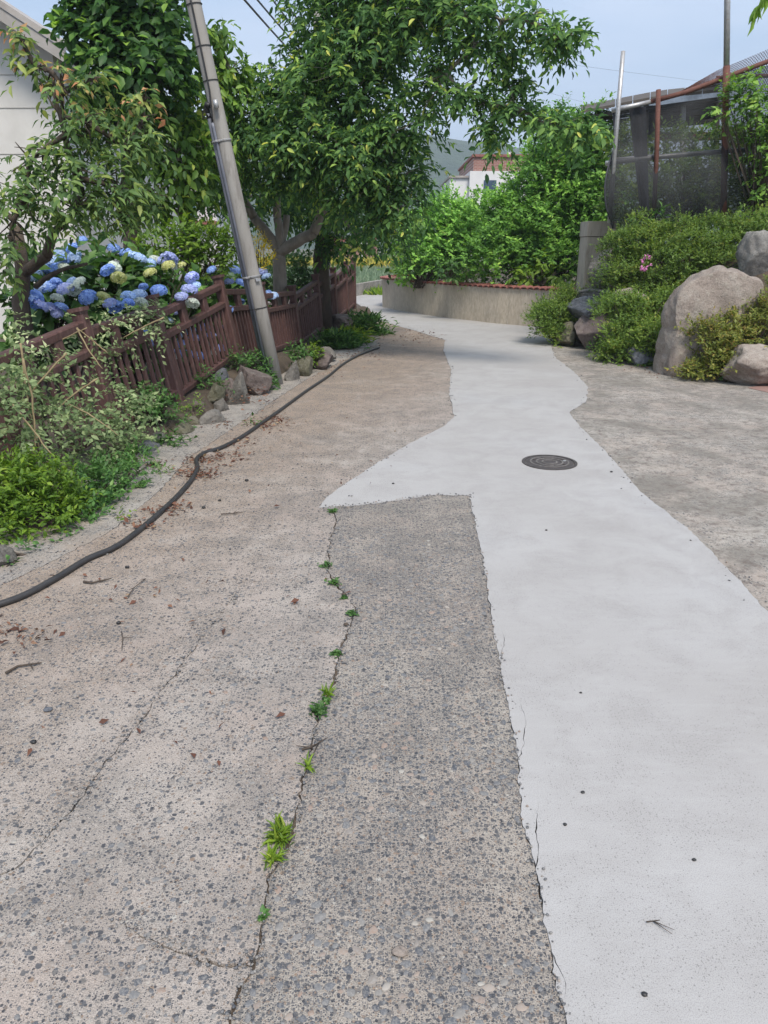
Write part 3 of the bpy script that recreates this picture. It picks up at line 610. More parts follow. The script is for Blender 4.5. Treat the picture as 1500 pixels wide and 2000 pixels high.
# ------------------------------------------------------------------ terrain: garden bed left, bank and planting bed right, hill
FENCE_Y = [3.6, 4.9, 6.2, 7.5, 9.3, 10.8, 12.3, 13.8, 15.1, 16.2, 17.05]
ZB = [(3.6, -0.02), (6.2, 0.09), (7.5, 0.14), (9.3, 0.28), (10.8, 0.17), (12.3, 0.08), (13.8, 0.12), (15.1, 0.2), (17.05, 0.32)]
ZT = [(3.6, 0.98), (4.9, 1.05), (6.2, 1.13), (7.5, 1.15), (9.3, 1.27), (10.8, 1.12), (12.3, 1.01), (13.8, 1.13), (15.1, 1.21), (16.2, 1.30), (17.05, 1.36)]
def fx(y): return -3.21+0.149*y
def garden():
    ys = [2.0+0.3*i for i in range(53)]; ss = [-22, -14, -8, -5, -3, -2, -1.4, -1, -0.6, -0.3, -0.1, 0.05, 0.15, 0.25, 0.35, 0.45]
    mb = MB(); v = []
    for y in ys:
        for s in ss:
            z = interp(y, ZB)-0.03; k = 1-sstep(0.2, 0.43, s); zz = lerp(-0.04, max(z, 0.02), k)+mnoise.noise(Vector((s*2, y*2, 0)))*0.03*k
            if s < -4: zz -= (-s-4)*0.02
            v.append((fx(y)+s, y, zz))
    n = len(ss); mb.add(v, [(i*n+j, i*n+j+1, (i+1)*n+j+1, (i+1)*n+j) for i in range(len(ys)-1) for j in range(n-1)])
    tag(mb.build('garden_bed', M['soil'], smooth=True), kind='structure')
garden()
def bank():
    line = V2((3.05, 15.3), (3.15, 14.2), (3.62, 11.9), (3.9, 10.3), (4.4, 9.6), (5.0, 9.4), (7, 9.0), (14, 8.4))
    prof = [(0, -0.04), (0.25, 0.25), (0.6, 0.62), (1.0, 1.0), (1.5, 1.35), (2.2, 1.55), (4, 1.62), (9, 1.65)]
    mb = MB(); v = []; m = len(prof)
    for i, p in enumerate(line):
        t = (line[min(i+1, len(line)-1)]-line[max(0, i-1)]).normalized(); nn = Vector((-t.y, t.x))
        nn = (nn+Vector((0.5, 0.6))).normalized()
        for d, z in prof: v.append((p.x+nn.x*d, p.y+nn.y*d, z+mnoise.noise(Vector((p.x*2+d, p.y*2, 4)))*0.06))
    mb.add(v, [(i*m+j, (i+1)*m+j, (i+1)*m+j+1, i*m+j+1) for i in range(len(line)-1) for j in range(m-1)])
    tag(mb.build('earth_bank', M['soil'], smooth=True), kind='structure')
bank()
WALL = [Vector(G(*p)[:2]) for p in ((745, 599), (770, 605), (800, 610), (850, 618), (900, 624), (970, 632), (1040, 638))]+V2((3.55, 15.35), (3.95, 14.3))
WALL = V2((0.9, 23.3), (0.35, 22.9), (0.05, 22.1))+WALL
def planting_bed():
    poly = WALL+V2((14, 14.3), (14, 40), (2, 40)); mb = MB()
    tr = tessellate_polygon([[Vector((p.x, p.y, 0)) for p in poly]])
    f = []
    for t in tr:
        a, b, c = (poly[i] for i in t); f.append(tuple(t) if (b-a).cross(c-a) > 0 else tuple(reversed(t)))
    mb.add([(p.x, p.y, 0.66) for p in poly], f); tag(mb.build('planting_bed', M['soil']), kind='structure')
planting_bed()
def resample(pts, step):
    L = [0]
    for a, b in zip(pts, pts[1:]): L.append(L[-1]+(b-a).length)
    n = int(L[-1]/step); out = []
    for i in range(n+1):
        d = L[-1]*i/n; k = max(j for j in range(len(L)) if L[j] <= d+1e-9); k = min(k, len(pts)-2)
        out.append(pts[k].lerp(pts[k+1], (d-L[k])/(L[k+1]-L[k])))
    return out
def retaining_wall():
    root = empty('retaining_wall', (WALL[0].x, WALL[0].y, 0)); tag(root, 'low curved rough cement wall with red tile cap along the bend', 'wall')
    off = Vector(root.location); pts = resample(WALL, 0.25); mb = MB(); v = []; th = 0.16
    nrm = []
    for i, p in enumerate(pts):
        t = (pts[min(i+1, len(pts)-1)]-pts[max(0, i-1)]).normalized(); nrm.append(Vector((-t.y, t.x)))
    for p, nn in zip(pts, nrm):
        q = p+nn*th
        for a, z in ((p, -0.05), (p, 0.745), (q, 0.745), (q, -0.05)): v.append((a.x-off.x, a.y-off.y, z))
    n = len(pts); f = []
    for i in range(n-1):
        for k in range(3): f.append((i*4+k, (i+1)*4+k, (i+1)*4+k+1, i*4+k+1))
    f += [(0, 1, 2, 3), ((n-1)*4+3, (n-1)*4+2, (n-1)*4+1, (n-1)*4)]
    mb.add(v, f); mb.build('wall_body', M['streak'], root)
    tp = resample(WALL, 0.17); proto = MB(); prof = []
    for k in range(7):
        a = math.pi*k/6; prof.append((math.cos(a)*0.08, math.sin(a)*0.035))
    vv = [(x, y, z+0.0) for y in (-0.045, th+0.05) for x, z in prof]+[(x, y, z-0.02) for y in (-0.045, th+0.05) for x, z in prof]
    ff = [(k, k+1, 7+k+1, 7+k) for k in range(6)]+[(14+k+1, 14+k, k, k+1)[::-1] for k in range(6)]+[(21+k, 21+k+1, 7+k+1, 7+k)[::-1] for k in range(6)]+[(14+k, 14+k+1, 21+k+1, 21+k)[::-1] for k in range(6)]
    proto.add(vv, ff); me = proto.mesh('cap_tile', M['tile'], False); rnd = random.Random(3)
    for i in range(len(tp)-1):
        p = tp[i].lerp(tp[i+1], 0.5); t = (tp[i+1]-tp[i]).normalized()
        o = link(bpy.data.objects.new('cap_tile', me), root); o.location = (p.x-off.x, p.y-off.y, 0.768+rnd.uniform(-0.006, 0.006)); o.rotation_euler = (rnd.uniform(-0.05, 0.05)+0.1, 0, math.atan2(t.y, t.x)+rnd.uniform(-0.04, 0.04))
retaining_wall()
def field_wall():
    a, b = G(640, 588), G(744, 570); root = MB(); t = (b-a).normalized(); nn = Vector((-t.y, t.x, 0))*0.15
    pts = [a-t*3, a, a.lerp(b, 0.5), b, b+t*4]
    v = []
    for i, p in enumerate(pts):
        h = 0.38+0.03*(i % 2)
        for q, z in ((p, -0.06), (p, h), (p+nn, h), (p+nn, -0.06)): v.append((q.x, q.y, z))
    f = [(i*4+k, (i+1)*4+k, (i+1)*4+k+1, i*4+k+1) for i in range(4) for k in range(3)]+[(0, 1, 2, 3), (19, 18, 17, 16)]
    root.add(v, f); tag(root.build('field_wall', M['gutter']), 'low grey concrete wall edging the far crop field', 'wall')
field_wall()
def hill():
    rngp = [(-900, 30), (-400, 60), (-150, 95), (0, 90), (40, 84), (72, 83), (95, 79), (130, 68), (190, 60), (260, 54), (400, 45), (900, 30)]
    mb = MB(); v = []; xs = [-900+15*i for i in range(121)]; js = 16
    for j in range(js+1):
        t = j/js; y = 420+t*260
        for x in xs:
            z = interp(x, rngp)*math.sin(min(1, t*1.05)*math.pi/2)**0.8+mnoise.fractal(Vector((x*0.02, y*0.02, 0)), 1, 2, 5)*4*(0.4+t)
            v.append((x+mnoise.noise(Vector((x, y, 1)))*4, y, z-3))
    n = len(xs); mb.add(v, [(j*n+i, j*n+i+1, (j+1)*n+i+1, (j+1)*n+i) for j in range(js) for i in range(n-1)])
    tag(mb.build('hill', M['hill'], smooth=False), kind='structure')
hill()
# crop field beyond the bend
def field():
    rng = np.random.default_rng(8); pos = []
    for r in range(46):
        y = 29+r*0.55; n = 300; x = rng.uniform(-9, 2.5+0.1*r, n); pos.append(np.stack([x, np.full(n, y)+rng.normal(0, 0.06, n), np.full(n, -0.05)], 1))
    p = np.concatenate(pos); n = len(p)
    D = np.stack([rng.normal(0, 0.35, n), rng.normal(0, 0.35, n), np.ones(n)], 1); ln = rng.uniform(0.3, 0.5, n)
    o = leaf_cloud('crop_rows', p, D, rng.normal(size=(n, 3)), ln, ln*0.16, rng.random(n), M['crop'], None, 4); tag(o, 'silvery green crop rows in the field past the bend', 'crop', kind='stuff')
    n = 5000; p = np.stack([rng.uniform(-10, 3, n), rng.uniform(55, 63, n), rng.uniform(-0.05, 0.5, n)], 1); D = np.stack([rng.normal(0, 0.5, n), rng.normal(0, 0.5, n), np.ones(n)], 1); ln = rng.uniform(0.3, 0.5, n)
    o = leaf_cloud('yellow_crop', p, D, rng.normal(size=(n, 3)), ln, ln*0.4, rng.random(n), M['ycrop'], None, 4); tag(o, 'yellow flowering crop strip at the end of the field', 'crop', kind='stuff')
    n = 2500; p = np.stack([rng.uniform(-6, 0.5, n), rng.uniform(26.5, 29, n), np.full(n, -0.05)], 1); D = np.stack([rng.normal(0, 0.6, n), rng.normal(0, 0.6, n), np.ones(n)], 1); ln = rng.uniform(0.2, 0.4, n)
    o = leaf_cloud('grass', p, D, rng.normal(size=(n, 3)), ln, ln*0.2, rng.random(n), M['lime'], None, 4); tag(o, 'bright grass verge behind the low field wall', 'grass', kind='stuff')
field()

# ------------------------------------------------------------------ buildings
def tri_prism(mb, pts, y0, y1):
    n = len(pts); mb.add([(x, y0, z) for x, z in pts]+[(x, y1, z) for x, z in pts], [tuple(range(n)), tuple(range(2*n-1, n-1, -1))]+[(i, n+i, n+(i+1) % n, (i+1) % n) for i in range(n)])
def house():
    Y = 14.0; root = empty('house', (-6.4, Y, 0.1)); tag(root, 'cream house with grey gable roof at the left edge behind the plum tree', 'house'); o = Vector(root.location)
    def L(p): return (p.x-o.x, p.z-o.z)
    cx = P(108, 150, Y).x-o.x
    e = P(128, 84, Y-0.5); ex, ez = e.x-o.x, e.z-o.z
    p0 = P(0, 0, Y-0.5); sl = (p0.z-e.z)/(p0.x-e.x)      # slope of the rake
    roofz = lambda x: ez+sl*(x-ex)
    xl = -9.0; xr = (xl+cx)/2
    wtop = roofz(cx)-0.28
    tops = [wtop+(-sl)*k for k in (0, )]
    # gable wall as rendered panels with open joints, each one a part
    zs = [-0.4, 0.9, L(P(0, 302, Y))[1], L(P(0, 212, Y))[1], L(P(0, 147, Y))[1], L(P(0, 80, Y))[1]]
    for a, b in zip(zs, zs[1:]):
        mb = MB(); mb.box(xl, cx, 0.0, 0.3, a+0.012, min(b-0.012, 99)); mb.build('wall_panel', M['render_wall'], root)
    mb = MB(); tri_prism(mb, [(xl, zs[0]), (cx-0.01, zs[0]), (cx-0.01, wtop), (xr, roofz(xr)-0.28), (xl, wtop)], 0.02, 8.0); mb.build('wall', M['render_wall'], root)
    th = 0.10
    for side in (0, 1):
        a = (ex, roofz(ex)) if side == 0 else (2*xr-ex, roofz(ex)); b = (xr, roofz(xr))
        mb = MB(); tri_prism(mb, [(a[0], a[1]), (b[0], b[1]), (b[0], b[1]-th), (a[0], a[1]-th)], -0.62, 8.4); mb.build('roof', M['roofing'], root)
        mb = MB(); tri_prism(mb, [(a[0], a[1]-th-0.003), (b[0], b[1]-th-0.003), (b[0], b[1]-th-0.2), (a[0], a[1]-th-0.2)], -0.60, -0.52); mb.build('fascia', M['soffit'], root)
        mb = MB(); tri_prism(mb, [(a[0], a[1]-th-0.16), (b[0], b[1]-th-0.16), (b[0], b[1]-th-0.20), (a[0], a[1]-th-0.20)], -0.515, -0.01); mb.build('soffit', M['soffit'], root)
house()
def brick_building():
    Y = 42.0; root = empty('apartment_building', (6.5, Y, 0)); tag(root, 'white building with red brick parapet beyond the evergreen bush', 'building'); o = Vector(root.location)
    def bx(u0, u1, v0, v1, y0, y1, name, mat, yy=Y, par=None):
        a, b = P(u0, v0, yy), P(u1, v1, yy); return MB().box(a.x-o.x, b.x-o.x, y0, y1, max(-0.1, b.z), a.z).build(name, mat, par or root)
    wl = bx(918, 1100, 334, 560, 0.0, 8, 'wall', M['white_wall'])
    sw = bx(880, 917.5, 346, 560, 0.4, 7, 'side_wing', M['white_wall'])
    bx(878, 917, 342, 346, 0.3, 7.1, 'wing_roof', M['roofing'], par=sw)
    pp = bx(926, 1102, 306, 333.6, 0.15, 8, 'parapet', M['brick'])
    bx(923, 1104, 301, 305.8, 0.05, 8.1, 'parapet_coping', M['tile'], par=pp)
    for k in range(3): bx(945+k*46, 968+k*46, 352, 385, -0.03, 0.02, 'window', M['glass'], par=wl)
    bx(1004, 1011, 288, 300.8, 2, 2.3, 'chimney', M['white_wall'])
brick_building()
def brick_shed():
    Y = 66.0; root = empty('brick_shed', (-2.5, Y, 0)); tag(root, 'small red brick shed with white lintel past the crop field', 'shed'); o = Vector(root.location)
    def bx(u0, u1, v0, v1, y0, y1, name, mat):
        a, b = P(u0, v0, Y), P(u1, v1, Y); return MB().box(a.x-o.x, b.x-o.x, y0, y1, b.z, a.z).build(name, mat, root)
    bx(640, 712, 476, 512, 0, 3, 'wall', M['brick']); bx(713, 737, 478, 512, 0.6, 3, 'side_wall', M['brick'])
    bx(696, 718, 473, 477.4, -0.3, 3.1, 'lintel', M['white_wall']); bx(706, 709, 478, 512, -0.25, -0.05, 'pillar', M['white_wall']); bx(640, 735, 462, 472.5, 0.3, 3, 'roof', M['tile'])
brick_shed()
def far_white_house():
    Y = 26.0; root = empty('far_house', (-7.5, Y, 0)); tag(root, 'distant white house with blue awning glimpsed left of the pole', 'house'); o = Vector(root.location)
    def bx(u0, u1, v0, v1, y0, y1, name, mat):
        a, b = P(u0, v0, Y), P(u1, v1, Y); return MB().box(a.x-o.x, b.x-o.x, y0, y1, b.z, a.z).build(name, mat, root)
    bx(100, 430, 375, 520, 0, 4, 'wall', M['white_wall']); bx(345, 385, 404, 424, -0.4, -0.02, 'awning', M['blue_paint']); bx(345, 425, 432, 440, -0.3, -0.02, 'ledge', M['tile']); bx(95, 435, 366, 374.6, -0.3, 4.3, 'roof', M['roofing'])
far_white_house()

# ------------------------------------------------------------------ fence
def fence():
    root = empty('garden_fence', (fx(9.3), 9.3, 0)); tag(root, 'leaning dark red brown wooden baluster fence along the garden', 'fence'); o = Vector(root.location)
    rnd = random.Random(5)
    def lean(y): return interp(y, [(3, 0.2), (9.5, 0.17), (12.3, 0.10), (15, 0.03), (17.1, 0.0)])
    def pt(y, h, zb=None): 
        l = lean(y); return Vector((fx(y)-l*h, y+0.02*l*h, (interp(y, ZB) if zb is None else zb)+h))-o
    side = Vector((1, -0.15, 0)); along = Vector((0.149, 1, 0)).normalized()
    for y in FENCE_Y:
        H = interp(y, ZT)-interp(y, ZB)
        po = MB().bar(pt(y, -0.12), pt(y, H-0.05), 0.105, 0.105, side).build('post', M['wood'], root)
        mb = MB(); a = pt(y, H-0.05); up = (pt(y, 1)-pt(y, 0)).normalized()
        mb.bar(a, a+up*0.018, 0.115, 0.115, side); mb.bar(a+up*0.0185, a+up*0.05, 0.14, 0.14, side); mb.build('post_cap', M['wood'], po)
    for a, b in zip(FENCE_Y, FENCE_Y[1:]):
        za, zb = interp(a, ZB), interp(b, ZB); Ha, Hb = interp(a, ZT)-za, interp(b, ZT)-zb
        st = 0.05      # every panel climbs a little and steps down at its far post
        ya, yb = a+0.05, b-0.05
        def q(t, fr): return pt(lerp(ya, yb, t), lerp(Ha*fr-st*0.8, Hb*fr+st*0.5, t))
        if a > 4.8 or True:
            MB().bar(q(0, 0.845), q(1, 0.845), 0.085, 0.07, side).build('top_rail', M['wood'], root)
        MB().bar(q(0, 0.64), q(1, 0.64), 0.08, 0.065, side).build('middle_rail', M['wood'], root)
        MB().bar(q(0, 0.075), q(1, 0.045), 0.07, 0.055, side).build('bottom_rail', M['wood'], root)
        for t in (0.33, 0.68): MB().bar(q(t, 0.665), q(t, 0.82), 0.06, 0.12, side).build('spacer_block', M['wood'], root)
        n = max(5, int((b-a)/0.135))
        for k in range(n):
            t = (k+0.7)/(n+0.4); j = rnd.uniform(-0.006, 0.006)
            MB().bar(q(t, 0.09)+along*j, q(t, 0.615)+along*j*2, 0.036, 0.034, side).build('baluster', M['wood'], root)
fence()

# ------------------------------------------------------------------ utility pole and wires
PB = Vector((-1.322, 9.12, 0)); PT_ = P(377, 0, 9.0); PD = (PT_-PB).normalized()
def pole():
    root = empty('utility_pole', PB); tag(root, 'leaning concrete utility pole with grey conduits beside the fence', 'utility pole')
    mb = MB(); mb.tube([PD*-0.1, PD*1, PD*3, PD*8], [0.084, 0.083, 0.079, 0.066], 24); mb.build('pole', M['pole'], root, True)
    a = Vector((-0.9, -0.45, 0)); a = (a-PD*a.dot(PD)).normalized(); b = PD.cross(a)
    def pt(h, ang, r): return PD*h+(a*math.cos(ang)+b*math.sin(ang))*r
    MB().tube([pt(0.0, -0.15, 0.106), pt(2.95, -0.15, 0.101), pt(3.0, -0.15, 0.104)], 0.022, 12).build('conduit', M['conduit'], root, True)
    MB().tube([pt(0.0, 0.36, 0.100), pt(2.85, 0.36, 0.095), pt(2.9, 0.36, 0.095)], 0.016, 12).build('conduit', M['conduit'], root, True)
    MB().tube([pt(2.9, 0.36, 0.095), pt(2.98, 0.6, 0.1), pt(3.2, 0.9, 0.089), pt(3.8, 1.0, 0.087), pt(4.6, 1.05, 0.084), pt(7.4, 1.0, 0.078)], 0.010, 6).build('cable', M['black'], root, True)
    MB().tube([pt(2.95, -0.15, 0.101), pt(3.06, -0.2, 0.108), pt(3.09, 0.1, 0.1), pt(3.06, 0.5, 0.098)], 0.024, 10).build('conduit_bend', M['black'], root, True)
    for h, m in ((1.28, 'steel'), (0.92, 'black'), (2.72, 'steel'), (3.3, 'black'), (3.62, 'black'), (4.0, 'black')):
        mb = MB(); pts = []
        for k in range(25):
            an = 2*math.pi*k/24; r = 0.0865-h*0.0016
            if abs((an+math.pi) % (2*math.pi)-math.pi) < 0.6 and h < 2.9: r += 0.04
            pts.append(pt(h, an, r))
        mb.tube(pts, 0.012 if m == 'steel' else 0.006, 5, False); mb.build('strap', M[m], root)
    MB().bar(pt(3.05, 1.3, 0.075), pt(3.05, 1.3, 0.13), 0.04, 0.04, PD).build('bracket', M['steel'], root)
    MB().tube([pt(3.02, 1.3, 0.13), pt(3.1, 1.3, 0.13)], 0.025, 10).build('insulator', M['steel'], root, True)
    MB().bar(pt(1.24, 1.7, 0.08), pt(1.24, 1.7, 0.115), 0.035, 0.05, PD).build('band_bolt', M['steel'], root)
pole()
def far_pole():
    b = P(626, 400, 24.0); b.z = 0; t = P(624, -180, 24.0); root = empty('utility_pole', b); tag(root, 'distant weathered utility pole rising behind the cherry crown', 'utility pole')
    MB().tube([Vector((0, 0, -0.1)), t-b], [0.24, 0.2], 14).build('pole', M['pole'], root, True)
    MB().bar(t-b+Vector((-0.8, 0, -0.4)), t-b+Vector((0.8, 0, -0.4)), 0.09, 0.09, (0, 0, 1)).build('crossarm', M['steel'], root)
far_pole()
def wire(a, b, sag, r, label):
    pts = []
    for i in range(21):
        t = i/20; p = Vector(a).lerp(Vector(b), t); p.z -= sag*4*t*(1-t); pts.append(p)
    mb = MB(); mb.tube(pts, r, 5); o = mb.build('overhead_wire', M['black'], None, True); tag(o, label, 'wire')
wire(PB+PD*4.75, P(640, 170, 24), 0.1, 0.017, 'leftmost of the thin dark wires crossing the sky right of the leaning pole')
wire(PB+PD*4.85+Vector((0.08, 0, 0)), P(655, 165, 24), 0.1, 0.015, 'second of the thin dark wires running from the leaning pole')
wire(PB+PD*5.2+Vector((0.1, 0, 0)), P(665, 160, 24), 0.12, 0.015, 'third of the thin dark wires running from the leaning pole')
wire(PB+PD*5.35+Vector((0.16, 0, 0)), P(672, 150, 24), 0.12, 0.017, 'rightmost of the thin dark wires running from the leaning pole')
wire(P(900, 95, 60), P(1700, 190, 90), 0.3, 0.007, 'faint topmost distant wire across the sky above the shed roof')
wire(P(900, 130, 60), P(1400, 260, 90), 0.3, 0.007, 'faint middle distant wire sloping down behind the shed roof')
wire(P(900, 150, 60), P(1400, 275, 90), 0.3, 0.007, 'faint lowest distant wire sloping down behind the shed roof')

# ------------------------------------------------------------------ rocks
def rock(name, label, u, v, w, h, Y, mat, depth=None, seed=0, cut=0.6, group=None, tilt=0, sub=5, flat=None):
    """u, v: middle of the rock in the photo; w, h its width and height there"""
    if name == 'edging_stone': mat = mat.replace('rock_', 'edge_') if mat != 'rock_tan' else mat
    c = P(u, v, Y); k = PXM(Y)*(1.14 if name == 'edging_stone' else 1.05); rx, rz = w*k/2, h*k/2; ry = depth*1.2 if depth else (rx+rz)/2
    rnd = random.Random(seed); bm = bmesh.new(); bmesh.ops.create_icosphere(bm, subdivisions=sub, radius=1)
    planes = []
    for i in range(11):
        n = Vector((rnd.gauss(0, 1), rnd.gauss(0, 1), rnd.gauss(0, 1))).normalized(); planes.append((n, rnd.uniform(cut, 0.95)))
    for vv in bm.verts:
        p = vv.co.copy()
        for n, d in planes:
            e = p.dot(n)-d
            if e > 0: p -= n*e*0.97
        p *= 1+0.07*mnoise.noise(p*1.7+Vector((seed*3.1, 0, 0)))-0.05*max(0, 0.25-abs(mnoise.noise(p*2.1+Vector((0, 0, seed)))))*4*0.5+0.05*mnoise.noise(p*4.5+Vector((0, seed, 0)))+0.035*mnoise.noise(p*9)+0.02*mnoise.noise(p*21)
        vv.co = p
    mx = [max(abs(v.co[i]) for v in bm.verts) for i in range(3)]
    for vv in bm.verts: vv.co = Vector((vv.co.x/mx[0]*rx, vv.co.y/mx[1]*ry, vv.co.z/mx[2]*rz))
    bmesh.ops.rotate(bm, verts=bm.verts, matrix=Matrix.Rotation(tilt, 3, 'Y'), cent=(0, 0, 0))
    me = bpy.data.meshes.new(name); bm.to_mesh(me); bm.free(); me.materials.append(M[mat]); me.polygons.foreach_set('use_smooth', [True]*len(me.polygons))
    o = link(bpy.data.objects.new(name, me)); o.location = c; return tag(o, label, 'rock', group)
GL = 'edging stones below the fence'; GR = 'rocks of the right bank'
rock('edging_stone', 'dark blue grey stone beside the green weed near the hose end', 292, 888, 46, 52, 6.05, 'rock_blue', 0.14, 1, 0.45, GL)
rock('edging_stone', 'flat grey stone stacked behind the green weed', 338, 838, 62, 36, 6.9, 'rock_grey', 0.14, 2, 0.5, GL)
rock('edging_stone', 'mossy brown stone under the vine end', 372, 836, 56, 46, 7.0, 'rock_moss', 0.15, 3, 0.5, GL)
rock('edging_stone', 'grey brown stone nearest the dry leaf pile', 412, 838, 58, 70, 7.05, 'rock_grey', 0.15, 4, 0.5, GL)
rock('edging_stone', 'narrow pale grey stone wedged beside the tallest edging stone', 434, 800, 28, 52, 7.6, 'rock_grey', 0.1, 5, 0.5, GL)
rock('edging_stone', 'tallest upright furrowed stone left of the pole', 464, 775, 58, 84, 7.95, 'rock_grey', 0.18, 6, 0.45, GL)
rock('edging_stone', 'small blue grey stone just under the fence rail', 433, 740, 32, 36, 8.5, 'rock_blue', 0.12, 7, 0.5, GL)
rock('edging_stone', 'big brown blocky stone touching the pole weeds', 494, 750, 66, 66, 8.55, 'rock_purple', 0.2, 8, 0.42, GL)
rock('edging_stone', 'upright grey stone immediately right of the pole', 572, 733, 26, 52, 9.45, 'rock_grey', 0.15, 9, 0.45, GL)
rock('edging_stone', 'dark mossy stone second right of the pole', 597, 720, 40, 44, 9.85, 'rock_moss', 0.17, 10, 0.5, GL)
rock('edging_stone', 'low brown stone farthest along, before the long leaved clumps', 628, 706, 44, 36, 10.4, 'rock_purple', 0.2, 11, 0.5, GL)
rock('edging_stone', 'pale flat stone lying by the hose among dry leaves', 412, 893, 40, 17, 5.85, 'rock_tan', 0.07, 12, 0.6, GL)
rock('edging_stone', 'dark stone half hidden under the silver vine, left one', 160, 925, 80, 60, 5.4, 'rock_moss', 0.15, 13, 0.5, GL)
rock('edging_stone', 'dark stone half hidden under the silver vine, right one', 232, 915, 70, 50, 5.7, 'rock_purple', 0.15, 14, 0.5, GL)
rock('edging_stone', 'grey stone at the left border below the lime shrub', 2, 1095, 50, 60, 3.65, 'rock_grey', 0.08, 15, 0.5, GL)
rock('edging_stone', 'pinkish block under the far end of the fence', 662, 632, 50, 34, 14.4, 'rock_purple', 0.25, 16, 0.5, GL)
rock('edging_stone', 'brown rubble stone between the vine and the tall stones', 385, 800, 40, 34, 7.5, 'rock_purple', 0.12, 17, 0.5, GL)
def boulder():
    Y = 10.0; c = P(1385, 738, Y); o = Vector((c.x, Y, 0)); k = PXM(Y)
    out = [(1283, 738), (1292, 690), (1302, 640), (1309, 590), (1322, 562), (1350, 540), (1392, 524), (1432, 526), (1458, 540), (1478, 556), (1483, 600), (1470, 660), (1462, 738)]
    bm = bmesh.new(); bmesh.ops.create_icosphere(bm, subdivisions=6, radius=1)
    cen = P(1390, 640, Y)
    prof = sorted((math.atan2(P(u, v, Y).z-cen.z, P(u, v, Y).x-cen.x), math.hypot(P(u, v, Y).z-cen.z, P(u, v, Y).x-cen.x)) for u, v in out)
    prof = [(prof[-1][0]-2*math.pi, prof[-1][1])]+prof+[(prof[0][0]+2*math.pi, prof[0][1])]
    for v in bm.verts:
        p = v.co; a = math.atan2(p.z, p.x); r = interp(a, prof); rho = math.hypot(p.x, p.z)
        rr = rho**0.72
        q = Vector((math.cos(a)*r*rr, max(-0.36+0.12*p.z+0.1*abs(p.x-0.1), p.y*0.55), math.sin(a)*r*rr))
        d = q.normalized()
        q += d*(0.08*mnoise.noise(q*2.2)+0.045*mnoise.noise(Vector((q.x*6, q.y*6, q.z*2.5)))+0.012*mnoise.noise(q*14)+0.006*mnoise.noise(q*34))
        cr = q.z-0.12-0.12*(q.x-0.2)+0.03*mnoise.noise(q*6)             # a seam across the right shoulder
        if q.x > 0.1: q -= d*0.035*math.exp(-(cr/0.018)**2)
        v.co = q+cen-o
    me = bpy.data.meshes.new('boulder'); bm.to_mesh(me); bm.free(); me.materials.append(M['rock_tan']); me.polygons.foreach_set('use_smooth', [True]*len(me.polygons))
    b = link(bpy.data.objects.new('boulder', me)); b.location = o; tag(b, 'largest tan boulder standing upright between the azaleas', 'rock', GR)
boulder()
rock('boulder', 'grey boulder at the top of the right bank, cut by the frame', 1500, 512, 110, 104, 10.9, 'rock_grey', 0.4, 31, 0.5, GR, sub=5)
rock('boulder', 'rounded grey boulder lowest at the right edge', 1480, 712, 122, 74, 9.15, 'rock_tan', 0.28, 32, 0.6, GR, sub=5)
rock('boulder', 'small yellowish brown stone leftmost at the bank foot', 1112, 655, 46, 50, 12.9, 'rock_moss', 0.25, 33, 0.5, GR)
rock('boulder', 'purple brown stone under the dark slanting slab', 1158, 652, 84, 78, 12.5, 'rock_purple', 0.35, 34, 0.5, GR)
rock('boulder', 'dark grey slanting slab resting on the purple stone', 1158, 602, 92, 44, 12.7, 'rock_blue', 0.4, 35, 0.35, GR, tilt=-0.12)
rock('boulder', 'thin pale slab behind the dark slab at the pillar foot', 1160, 574, 64, 20, 13.3, 'rock_grey', 0.3, 36, 0.4, GR)
rock('boulder', 'dark upright rock against the pillar', 1178, 540, 52, 90, 13.2, 'rock_grey', 0.18, 37, 0.35, GR)
rock('boulder', 'pale rock tip showing above the middle azalea', 1232, 576, 60, 24, 11.6, 'rock_tan', 0.2, 38, 0.5, GR)
rock('boulder', 'tiny pale rock beside the pink flowers', 1267, 497, 18, 26, 12.2, 'rock_tan', 0.08, 39, 0.5, GR)
rock('boulder', 'blue grey stone at the bank foot left of the largest boulder', 1252, 700, 58, 50, 10.75, 'rock_blue', 0.2, 40, 0.45, GR)
rock('boulder', 'brown stone peeping out left of the middle azalea', 1195, 668, 40, 60, 11.9, 'rock_moss', 0.2, 41, 0.5, GR)

# ------------------------------------------------------------------ concrete pillar
def pillar():
    a = P(1150, 432, 13.6); b = P(1204, 432, 13.6); root = empty('gate_pillar', ((a.x+b.x)/2, 13.85, 0)); tag(root, 'square concrete pillar beside the net enclosure', 'pillar'); w = (b.x-a.x)/2
    zt = a.z; zj = P(1150, 462, 13.6).z
    m = mat_noise('pillar_concrete', (0.34, 0.31, 0.26), (0.45, 0.41, 0.345), 3, 0.9, 50, 0.4, 0.008, c3=(0.25, 0.225, 0.185), stretch=(1, 1, 0.3))
    MB().box(-w, w, -0.25, 0.25, 0, zj-0.006).build('shaft', m, root); MB().box(-w-0.012, w+0.012, -0.262, 0.262, zj+0.004, zt).build('cap_block', m, root); MB().box(-w+0.01, w-0.01, -0.24, 0.24, zj-0.0055, zj+0.0035).build('joint', M['crack_soil'], root)
pillar()

